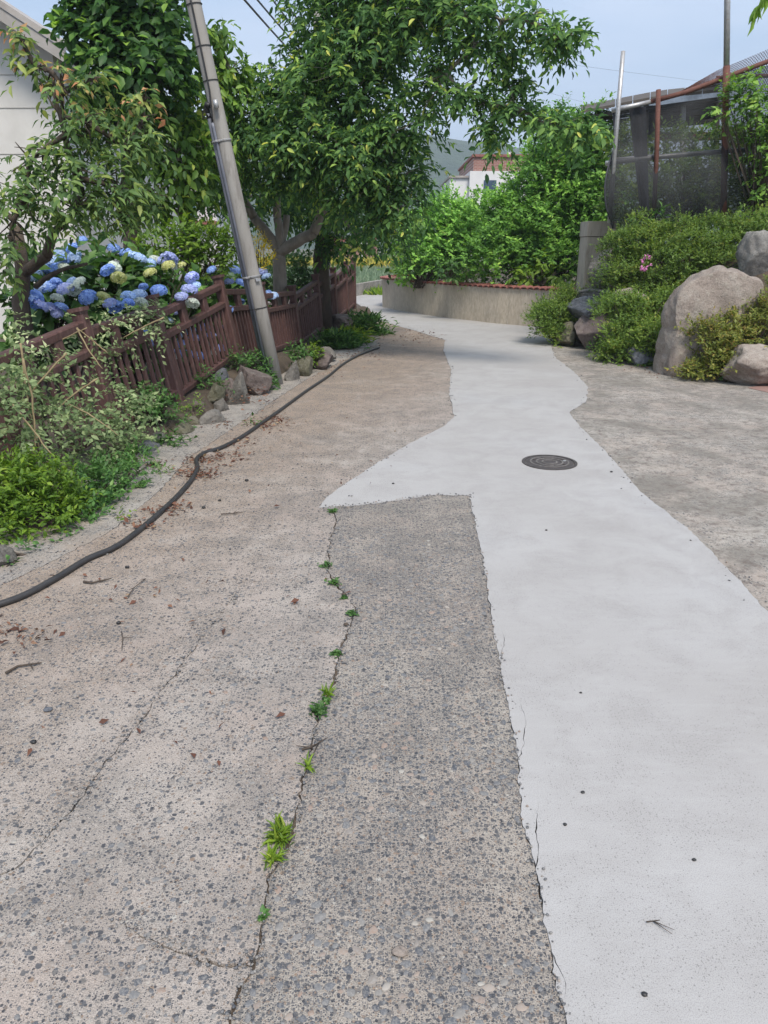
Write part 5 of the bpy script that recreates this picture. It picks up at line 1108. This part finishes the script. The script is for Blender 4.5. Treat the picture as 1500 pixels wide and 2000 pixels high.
shrub('lime_shrub', 'bright yellow green shrub at the left edge by the gutter', 'shrub', [pxblob(u, v, r, Y) for u, v, r, Y in [(40, 960, 50, 4.25), (90, 960, 48, 4.35), (20, 1010, 48, 4.1), (80, 1020, 50, 4.15), (130, 990, 40, 4.4), (60, 925, 30, 4.4), (0, 960, 50, 4.2)]], M['lime'], per=540, n=8, L=0.1, ll=0.036, asp=0.45, seed=61, shape=5, upward=0.7, single=150, base=(-2.05, 4.2, 0.0), tpow=1.3, fit=False)
shrub('herb_clump', 'mid green herb clump right of the lime shrub', 'plant', [pxblob(u, v, r, Y) for u, v, r, Y in [(190, 960, 45, 4.75), (230, 950, 42, 5.0), (170, 1005, 38, 4.5), (265, 920, 34, 5.4), (150, 1030, 26, 4.3), (220, 990, 24, 4.8)]], M['herb'], per=420, n=8, L=0.1, ll=0.042, asp=0.42, seed=62, shape=5, upward=0.7, single=100, base=(-1.85, 4.8, 0.0), fit=False)
shrub('herb_clump', 'low dark herbs creeping below the lime shrub', 'plant', [pxblob(u, v, r, Y, 1, 0.7) for u, v, r, Y in [(30, 1085, 32, 3.75), (70, 1085, 26, 3.85), (110, 1060, 26, 4.0), (20, 1110, 20, 3.6), (160, 1048, 14, 4.1)]], M['herb'], per=220, n=6, L=0.07, ll=0.04, asp=0.45, seed=63, shape=5, upward=0.4, base=(-1.95, 3.8, 0.0))
for i, (lb, u, v, r, Y, mt, ll) in enumerate([
    ('green weed clump beside the dark blue stone', 338, 880, 28, 6.2, 'herb', 0.045), ('leafy weed at the foot of the pole', 518, 746, 15, 8.8, 'herb', 0.06), ('weed clump left of the pole on top of the stones', 496, 712, 20, 9.0, 'herb', 0.05),
    ('low weeds under the fence left of the pole', 465, 705, 15, 8.8, 'herb', 0.04), ('weed clump right of the pole above the stones', 582, 694, 15, 9.9, 'herb', 0.05), ('feathery weed in front of the fence right of the pole', 612, 692, 13, 10.3, 'lime', 0.05),
    ('dark fern shrub hanging from the vine end', 300, 790, 32, 6.6, 'herb', 0.045), ('grassy weeds between fence and grey stones', 405, 745, 15, 8.0, 'herb', 0.04), ('trailing vine tip lying on the gutter', 315, 940, 12, 5.3, 'silver', 0.04), ('weed tuft on the gutter joint under the hose', 232, 1025, 12, 4.35, 'lime', 0.03), ('small weed beside the hose above the leaf pile', 490, 838, 9, 6.95, 'herb', 0.04), ('dry weeds on the soil left of the tall edging stones', 372, 800, 15, 7.2, 'azalea', 0.035), ('ferny weeds over the squat mossy stone', 350, 826, 14, 6.8, 'herb', 0.04), ('sparse weed tuft on the mossy stone under the rail', 425, 752, 10, 7.9, 'herb', 0.035)]):
    bl = [pxblob(u, v, r, Y, 1, 0.9), pxblob(u+r*0.8, v+r*0.3, r*0.6, Y), pxblob(u-r*0.7, v+r*0.25, r*0.6, Y)]
    shrub('weed', lb, 'weed', bl, M[mt], per=320, n=5, L=0.09, ll=ll*1.1, asp=0.42, seed=70+i, shape=5, upward=0.8, group='weeds along the stone edging', ldroop=0.2, fit=False)
for i, (lb, u, v, r, Y, n) in enumerate([('long leaved clump in front of the far fence end', 705, 642, 38, 14.6, 420), ('long leaved clump nearer the pole under the far fence', 655, 674, 33, 12.6, 380), ('small yellowing clump between the two long leaved clumps', 682, 665, 28, 13.2, 200)]):
    rng = np.random.default_rng(90+i); c = P(u, v, Y); k = PXM(Y)*r; root = empty('daylily_clump', (c.x, c.y, 0)); tag(root, lb, 'plant', 'long leaved clumps along the far fence')
    m = n*4; p = np.stack([c.x+rng.normal(0, k*0.55, m), c.y+rng.normal(0, k*0.45, m), np.maximum(0.02, c.z-k*0.9+rng.random(m)*k*1.5)], 1); dd = np.stack([rng.normal(0.25, 0.6, m), rng.normal(-0.25, 0.6, m), rng.uniform(-0.1, 0.9, m)], 1); ln = rng.uniform(0.1, 0.2, m)
    leaf_cloud('foliage', p, dd, np.array([0, 0, 1.0])+rng.normal(size=(m, 3))*0.4, ln, ln*0.2, np.clip(rng.random(m)+(0.3 if i == 2 else 0), 0, 1), M['herb'] if i < 2 else M['lime'], root, 5, 60)
# azaleas on the right bank
AZ = [('azalea', 'rounded azalea leftmost on the bank touching the capped wall', [(1080, 600, 36, 13.4), (1105, 590, 32, 13.5), (1065, 625, 34, 13.2), (1095, 630, 34, 13.1), (1120, 605, 26, 13.4), (1085, 650, 24, 13.0)], 'azalea', 81),
      ('azalea', 'middle azalea spilling down left of the largest boulder', [(1215, 610, 40, 11.3), (1260, 610, 42, 11.2), (1225, 660, 44, 11.0), (1275, 655, 42, 10.8), (1210, 690, 28, 10.9), (1295, 690, 26, 10.6), (1300, 600, 34, 11.3), (1240, 690, 26, 10.8)], 'azalea', 82),
      ('azalea', 'wide dark azalea spreading under the net at the bank top', [(1220, 480, 46, 12.4), (1270, 475, 46, 12.4), (1330, 468, 48, 12.3), (1390, 466, 46, 12.2), (1450, 470, 46, 12.0), (1220, 530, 44, 12.2), (1280, 520, 46, 12.0), (1340, 510, 46, 11.8), (1400, 500, 40, 11.7), (1260, 565, 36, 11.8), (1310, 555, 36, 11.5), (1500, 455, 44, 12), (1205, 560, 26, 12.4), (1550, 460, 50, 12)], 'azalea', 83),
      ('azalea', 'bronze tinted azalea in front of the largest boulder', [(1385, 690, 46, 9.5), (1420, 650, 44, 9.6), (1470, 620, 46, 9.7), (1380, 650, 30, 9.5), (1425, 680, 34, 9.6), (1400, 712, 28, 9.4), (1510, 600, 44, 9.7), (1485, 645, 32, 9.7), (1370, 715, 24, 9.4)], 'azalea_bronzed', 84)]
for nm, lb, bl, mt, sd in AZ:
    u0 = sum(b[0] for b in bl)/len(bl); Y0 = sum(b[3] for b in bl)/len(bl); bs = P(u0, max(b[1]+b[2] for b in bl), Y0)
    shrub(nm, lb, 'azalea', [pxblob(u, v, r, Y, 1, 0.9) for u, v, r, Y in bl], M[mt], per=560, n=5, L=0.08, ll=0.044, asp=0.45, seed=sd, shape=4, upward=0.7, droop=0, shell=0.62, clump=(0.13, 0.42, 20, 30), group='azaleas of the right bank', base=tuple(bs), lump=0.5)
shrub('weed', 'small blue green weed at the foot of the bank stones', 'weed', [pxblob(1165, 680, 14, 12.0), pxblob(1180, 686, 10, 11.9)], M['herb'], per=160, n=5, L=0.08, ll=0.06, seed=86, shape=5, group='weeds of the right bank')
shrub('weed', 'low green weeds under the bronze azalea', 'weed', [pxblob(1430, 742, 14, 9.3, 1, 0.5), pxblob(1465, 744, 12, 9.2, 1, 0.5), pxblob(1395, 738, 12, 9.3, 1, 0.5)], M['herb'], per=200, n=5, L=0.06, ll=0.04, seed=87, shape=5, group='weeds of the right bank')
shrub('pink_flower', 'small pink flower spray in the dark azalea', 'flower', [pxblob(1262, 515, 8, 11.6, 1, 1.6), pxblob(1258, 530, 5, 11.55, 1, 1.5)], M['pink'], per=300, n=4, L=0.04, ll=0.035, asp=0.7, seed=88, stems=False)
shrub('broad_leaf_plant', 'pale broad leaved plant at the net foot beside the pillar', 'plant', [pxblob(1235, 445, 16, 12.6), pxblob(1265, 440, 16, 12.6), pxblob(1290, 432, 14, 12.6)], M['herb'], per=60, n=5, L=0.12, ll=0.12, asp=0.4, seed=89, shape=5)
# growth behind and over the net
shrub('net_vine', 'tangled vine climbing the rusted post and net at the right edge', 'vine', [pxblob(u, v, r, Y, 0.8, 1) for u, v, r, Y in [(1430, 200, 34, 12.7), (1460, 180, 30, 12.7), (1490, 220, 40, 12.6), (1490, 290, 34, 12.6), (1500, 340, 30, 12.5), (1490, 400, 28, 12.5), (1410, 230, 18, 12.7), (1470, 240, 26, 12.7), (1530, 250, 50, 12.6)]], M['bright_tree'], per=85, n=6, L=0.22, ll=0.095, asp=0.5, seed=91, shape=5, shell=0.2, ldroop=0.4, base=tuple(P(1480, 440, 12.7)))
shrub('thicket', 'overgrown green thicket seen through the net', 'bush', [pxblob(u, v, r, Y) for u, v, r, Y in [(1240, 380, 45, 14.6), (1310, 370, 50, 14.6), (1380, 360, 55, 14.6), (1440, 340, 55, 14.6), (1340, 300, 40, 15), (1410, 290, 42, 15), (1220, 285, 36, 15), (1300, 290, 34, 15.2), (1270, 410, 40, 14.3), (1360, 410, 40, 14.3), (1480, 390, 60, 14.4), (1500, 290, 50, 14.8)]], M['azalea'], per=95, n=6, L=0.18, ll=0.09, seed=92, shape=4, lump=0.5, base=tuple(P(1350, 450, 14.6)))
def corner_branch():
    rng = np.random.default_rng(93); rnd = random.Random(93); a = P(1640, -120, 6.0); root = empty('hanging_branch', a); tag(root, 'leafy twig hanging into the top right corner', 'branch')
    mb = MB(); pts = limb(mb, a, P(1488, 6, 6.0), 0.01, 0.004, rnd, 0.1, 8, 5); mb.v = [tuple(Vector(q)-a) for q in mb.v]; mb.build('twig', M['bark_dark'], root)
    B = np.array([tuple(P(u, v, 6.0)) for u, v in ((1480, 5), (1486, 0), (1492, -10), (1500, -30), (1520, -40), (1560, -60))]); D = np.tile(np.array([-0.3, 0, -0.9]), (6, 1))
    p, D, Nn, ln, wd = sprigs(rng, B, D, 4, 0.06, 0.11, 0.1, 0.9, spread=0.4, asp=0.35); leaf_cloud('foliage', p, D, rng.normal(size=D.shape)+np.array([0, -1.0, 0.2]), ln, wd, rng.random(len(p))*0.5+0.4, M['bright_tree'], root, 7, 8)
corner_branch()

# ------------------------------------------------------------------ hose, litter and small things on the lane
HP = [(-120, 1222), (-40, 1198), (40, 1172), (110, 1135), (170, 1098), (225, 1074), (270, 1042), (310, 1008), (345, 975), (375, 940), (386, 918), (384, 902), (398, 889), (432, 878), (470, 858), (505, 834), (550, 802), (600, 765), (640, 738), (672, 712), (705, 694), (740, 681), (800, 672), (868, 664)]
def catmull(pts, k=6):
    out = []
    for i in range(len(pts)-1):
        p0, p1, p2, p3 = pts[max(0, i-1)], pts[i], pts[i+1], pts[min(len(pts)-1, i+2)]
        for j in range(k):
            t = j/k; out.append(0.5*((2*p1)+(p2-p0)*t+(2*p0-5*p1+4*p2-p3)*t*t+(3*p1-p0-3*p2+p3)*t*t*t))
    out.append(pts[-1]); return out
hose_pts = catmull([G(u, v)+Vector((0, 0, 0.016)) for u, v in HP[:22]])
mb = MB(); mb.tube(hose_pts, [0.0165]*len(hose_pts), 12); tag(mb.build('hose', M['rubber'], None, True), 'black rubber hose snaking along the gutter', 'hose')
def litter():
    rng = np.random.default_rng(95); spots = [(385, 925, 22, 150), (400, 900, 20, 100), (440, 895, 24, 90), (520, 828, 22, 150), (545, 820, 18, 60), (470, 865, 20, 40), (330, 1000, 18, 40), (30, 1240, 40, 60), (280, 1028, 22, 40), (350, 990, 20, 40), (700, 690, 26, 160), (650, 725, 26, 70), (480, 800, 26, 60), (500, 785, 20, 60), (430, 830, 18, 40), (300, 905, 18, 40), (800, 660, 26, 120), (830, 655, 20, 80), (1240, 712, 16, 40), (1280, 728, 16, 30), (1215, 700, 12, 30), (420, 780, 20, 60), (380, 770, 16, 40), (250, 1160, 120, 30), (600, 900, 160, 26), (200, 1400, 200, 14), (640, 1150, 60, 8)]
    P_ = []
    for u, v, s, n in spots:
        for k in range(n):
            uu, vv = u+rng.normal()*s, v+rng.normal()*s*0.32
            g = G(uu, vv); z = 0.006+0.012*rng.random()
            if u in (480, 500, 420, 380): z = interp(g.y, ZB)*0.5+0.03
            P_.append((g.x, g.y, z))
    p = np.array(P_); n = len(p); D = np.stack([rng.normal(size=n), rng.normal(size=n), rng.normal(0, 0.25, n)], 1); ln = rng.uniform(0.018, 0.05, n)
    o = leaf_cloud('leaf_litter', p, D, np.array([0, 0, 1.0])+rng.normal(size=(n, 3))*0.45, ln, ln*rng.uniform(0.2, 0.6, n), rng.random(n), M['litter'], None, 5); tag(o, 'dry red brown leaf litter drifted along the hose and gutter', 'leaves', kind='stuff')
litter()
GS = [(352, 850, 50, 44, 6.65, 'rock_moss'), (310, 862, 36, 36, 6.3, 'rock_grey'), (448, 765, 34, 46, 8.0, 'rock_purple'), (640, 693, 36, 26, 11.0, 'rock_grey'), (420, 770, 34, 40, 7.75, 'rock_moss')]
GSL = ['squat mossy stone between the flat grey stone and the weed', 'small grey stone tucked behind the dark blue stone', 'brown stone behind the tallest upright stone', 'last little grey stone before the daylily clump', 'mossy stone under the bottom fence rail']
for i, (u, v, w, h, Y, mt) in enumerate(GS): rock('edging_stone', GSL[i], u, v, w, h, Y, mt, 0.13, 50+i, 0.5, GL)
def grit():
    rng = np.random.default_rng(97); pts = []
    for line, n, w in ((PL, 170, 0.012), (C1, 300, 0.014), (C2, 200, 0.018), (C3, 90, 0.012), (PT, 120, 0.02), (PU, 160, 0.03), (PR, 200, 0.04), (GU, 300, 0.05)):
        m = len(line)
        for k in range(n):
            t = rng.random()**1.4*(m-1) if line in (PL, C1) else rng.random()*(m-1); q = line[int(t)]; pts.append((q.x+rng.normal(0, w), q.y+rng.normal(0, w)))
    for k in range(260): pts.append((rng.uniform(-1.7, -0.2), rng.uniform(1.2, 6)))
    bm = bmesh.new(); bmesh.ops.create_icosphere(bm, subdivisions=1, radius=1); co = np.array([tuple(v.co) for v in bm.verts]); fa = np.array([tuple(v.index for v in f.verts) for f in bm.faces]); bm.free()
    V = []; Fa = []; T = []
    for i, (x, y) in enumerate(pts):
        r = rng.uniform(0.0012, 0.0042)*(1+0.12*y); c = co*(1+rng.normal(0, 0.22, (len(co), 1)))*np.array([r*1.2, r, r*0.7]); a = rng.uniform(0, 6.28)
        V.append(np.stack([c[:, 0]*math.cos(a)-c[:, 1]*math.sin(a)+x, c[:, 0]*math.sin(a)+c[:, 1]*math.cos(a)+y, c[:, 2]+0.0035+r*0.4], 1)); Fa.append(fa+i*len(co)); T.append(np.full(len(co), rng.random()))
    o = link(bpy.data.objects.new('grit', np_mesh('grit', np.concatenate(V), np.concatenate(Fa), M['pebble'], np.concatenate(T)))); tag(o, 'loose grit along the cracks and patch edges', 'gravel', kind='stuff')
grit()
def crumb(name, label, cat, u, v, r, mat, flat=0.6, sd=0, grp=None):
    bm = bmesh.new(); bmesh.ops.create_icosphere(bm, subdivisions=2, radius=1)
    for q in bm.verts: q.co *= 1+0.4*mnoise.noise(q.co*2+Vector((sd*3.3, 0, 0)))
    for q in bm.verts: q.co = Vector((q.co.x*r*1.2, q.co.y*r, q.co.z*r*flat))
    me = bpy.data.meshes.new(name); bm.to_mesh(me); bm.free(); me.materials.append(M[mat]); me.polygons.foreach_set('use_smooth', [True]*len(me.polygons))
    o = link(bpy.data.objects.new(name, me)); o.location = G(u, v)+Vector((0, 0, r*flat*0.75+0.003)); tag(o, label, cat, grp)
DR = 'dark berries dropped on the lane'
for i, (u, v, r, lb) in enumerate([(1138, 1550, 0.0055, 'uppermost black speck in the lower half of the pale patch'), (1103, 1613, 0.005, 'black speck nearest the ragged edge low on the pale patch'), (1355, 1682, 0.005, 'black speck on the stained area low on the pale patch'), (1258, 1945, 0.006, 'grey speck near the bottom of the pale patch'),
    (1134, 1355, 0.0045, 'small speck above the others on the pale patch middle'), (1067, 1037, 0.006, 'dark speck below the manhole on the pale patch'), (768, 946, 0.008, 'dark speck in the pale tongue left of the manhole'), (1194, 923, 0.009, 'dark speck on the patch edge right of the manhole'),
    (66, 1452, 0.009, 'dark berry at the lower left on the tan slab'), (232, 1219, 0.009, 'dark berry right of the dry twig'), (249, 1110, 0.010, 'dark berry below the hose curve'), (398, 993, 0.011, 'dark berry right of the hose bend'), (482, 940, 0.012, 'dark berry up the tan slab toward the pole'), (429, 979, 0.009, 'small dark berry between two larger ones on the tan slab'), (676, 1222, 0.010, 'dark clod in the main crack below the weeds'), (672, 1163, 0.010, 'brown clod in the main crack between the weeds')]):
    crumb('dropped_berry', lb, 'berry', u, v, r, 'black' if i < 14 else 'crack_soil', 0.7, i, DR)
crumb('pale_chip', 'pale stone chip on the tan slab at the left', 'stone', 94, 1388, 0.014, 'rock_blue', 0.3, 40)
crumb('loose_pebble', 'rounded tan pebble sunk in the aggregate slab bottom', 'stone', 782, 1862, 0.016, 'rock_tan', 0.3, 41)
def twig(label, pts, r, sd):
    rnd = random.Random(sd); mb = MB(); q = [G(u, v)+Vector((0, 0, 0.008+0.004*rnd.random())) for u, v in pts]; o = q[0].copy(); mb.tube([p-o for p in q], [r*(1-0.5*i/(len(q)-1)) for i in range(len(q))], 6)
    for k in range(2):
        a = q[rnd.randrange(1, len(q))]-o; b = a+Vector((rnd.uniform(-0.05, 0.05), rnd.uniform(-0.05, 0.05), 0.004)); mb.tube([a, b], [r*0.7, r*0.3], 5)
    t = mb.build('twig', M['bark_dark'], None, True); t.location = o; tag(t, label, 'twig', 'twigs on the lane')
twig('forked dry twig on the tan slab at the left edge', [(12, 1318), (35, 1306), (60, 1302), (82, 1298)], 0.006, 1)
twig('thin curved twig below the hose', [(250, 1170), (262, 1152), (285, 1133)], 0.003, 2)
twig('short upright twig below the thin curved one', [(238, 1238), (240, 1250), (239, 1265)], 0.003, 3)
twig('hooked twig beside the main crack', [(590, 1468), (606, 1464), (622, 1456), (606, 1490)], 0.004, 4)
twig('slender straight twig left of the patch tongue', [(432, 1007), (455, 1006), (478, 1003)], 0.004, 5)
twig('short twig fallen against the soil by the dark berry', [(164, 1140), (182, 1142), (198, 1138)], 0.007, 6)
twig('brown twig lying low on the pale patch', [(1262, 1806), (1275, 1804), (1288, 1803)], 0.002, 7)
def crack_weed(label, u, v, r, sd, grassy=False, n=60):
    rng = np.random.default_rng(sd); g = G(u, v); root = empty('crack_weed', g); tag(root, label, 'weed', 'weeds growing in the crack'); k = r*g.length/FPX
    p = np.stack([g.x+rng.normal(0, k*0.45, n), g.y+rng.normal(0, k*0.6, n), rng.uniform(0.0, k*0.5, n)], 1)
    if grassy: D = np.stack([rng.normal(0, 0.8, n), rng.normal(0, 0.8, n), rng.uniform(0.3, 1, n)], 1); ln = rng.uniform(0.025, 0.06, n); wd = ln*0.14
    else: D = np.stack([rng.normal(0, 1, n), rng.normal(0, 1, n), rng.uniform(0, 0.8, n)], 1); ln = rng.uniform(0.012, 0.024, n); wd = ln*0.6
    leaf_cloud('foliage', p, D, np.array([0, 0, 1.0])+rng.normal(size=(n, 3))*0.4, ln, wd, np.clip(rng.random(n)*0.8+(0.2 if grassy else 0), 0, 1), M['lime' if grassy else 'herb'], root, 7, 12)
crack_weed('topmost round green weed in the main crack', 638, 1106, 13, 1)
crack_weed('second round weed in the main crack', 652, 1140, 13, 2)
crack_weed('small lime weed in the main crack bend', 687, 1200, 9, 3)
crack_weed('biggest round weed cushion midway down the main crack', 622, 1392, 17, 4, n=130)
crack_weed('bleached wisp above the biggest weed cushion', 640, 1358, 8, 7, True, 24)
crack_weed('spiky grass tuft low in the main crack', 548, 1642, 22, 5, True, 110)
crack_weed('small spiky tuft just below the spiky grass tuft', 530, 1685, 12, 6, True, 40)
crack_weed('tiny weed at the top end of the main crack', 650, 1000, 7, 8)
crack_weed('tiny brown green weed above the cushion in the crack', 657, 1278, 7, 9)

crack_weed('brownish tuft between the second weed and the crack bend', 672, 1168, 7, 10, False, 30)
crack_weed('small weed cushion just above the biggest cushion', 636, 1372, 9, 11, False, 50)
crack_weed('tiny sprout where the crack meets the twig', 600, 1500, 6, 12, True, 14)
crack_weed('tiny sprout low in the crack near the bottom', 512, 1790, 6, 13, False, 16)

# ------------------------------------------------------------------ haze
def haze():
    mb = MB(); mb.box(-2600, 2600, -2600, 2600, -1.1, 125)
    m = bpy.data.materials.new('haze_air'); m.use_nodes = True; nt = m.node_tree; nt.nodes.clear()
    out = nt.nodes.new('ShaderNodeOutputMaterial'); v = nt.nodes.new('ShaderNodeVolumePrincipled')
    v.inputs['Color'].default_value = (0.80, 0.88, 1.0, 1); v.inputs['Density'].default_value = 0.0010; v.inputs['Anisotropy'].default_value = 0.2
    nt.links.new(v.outputs[0], out.inputs['Volume']); o = mb.build('haze', m); tag(o, 'thin pale haze in the air', 'haze', kind='stuff')
haze()
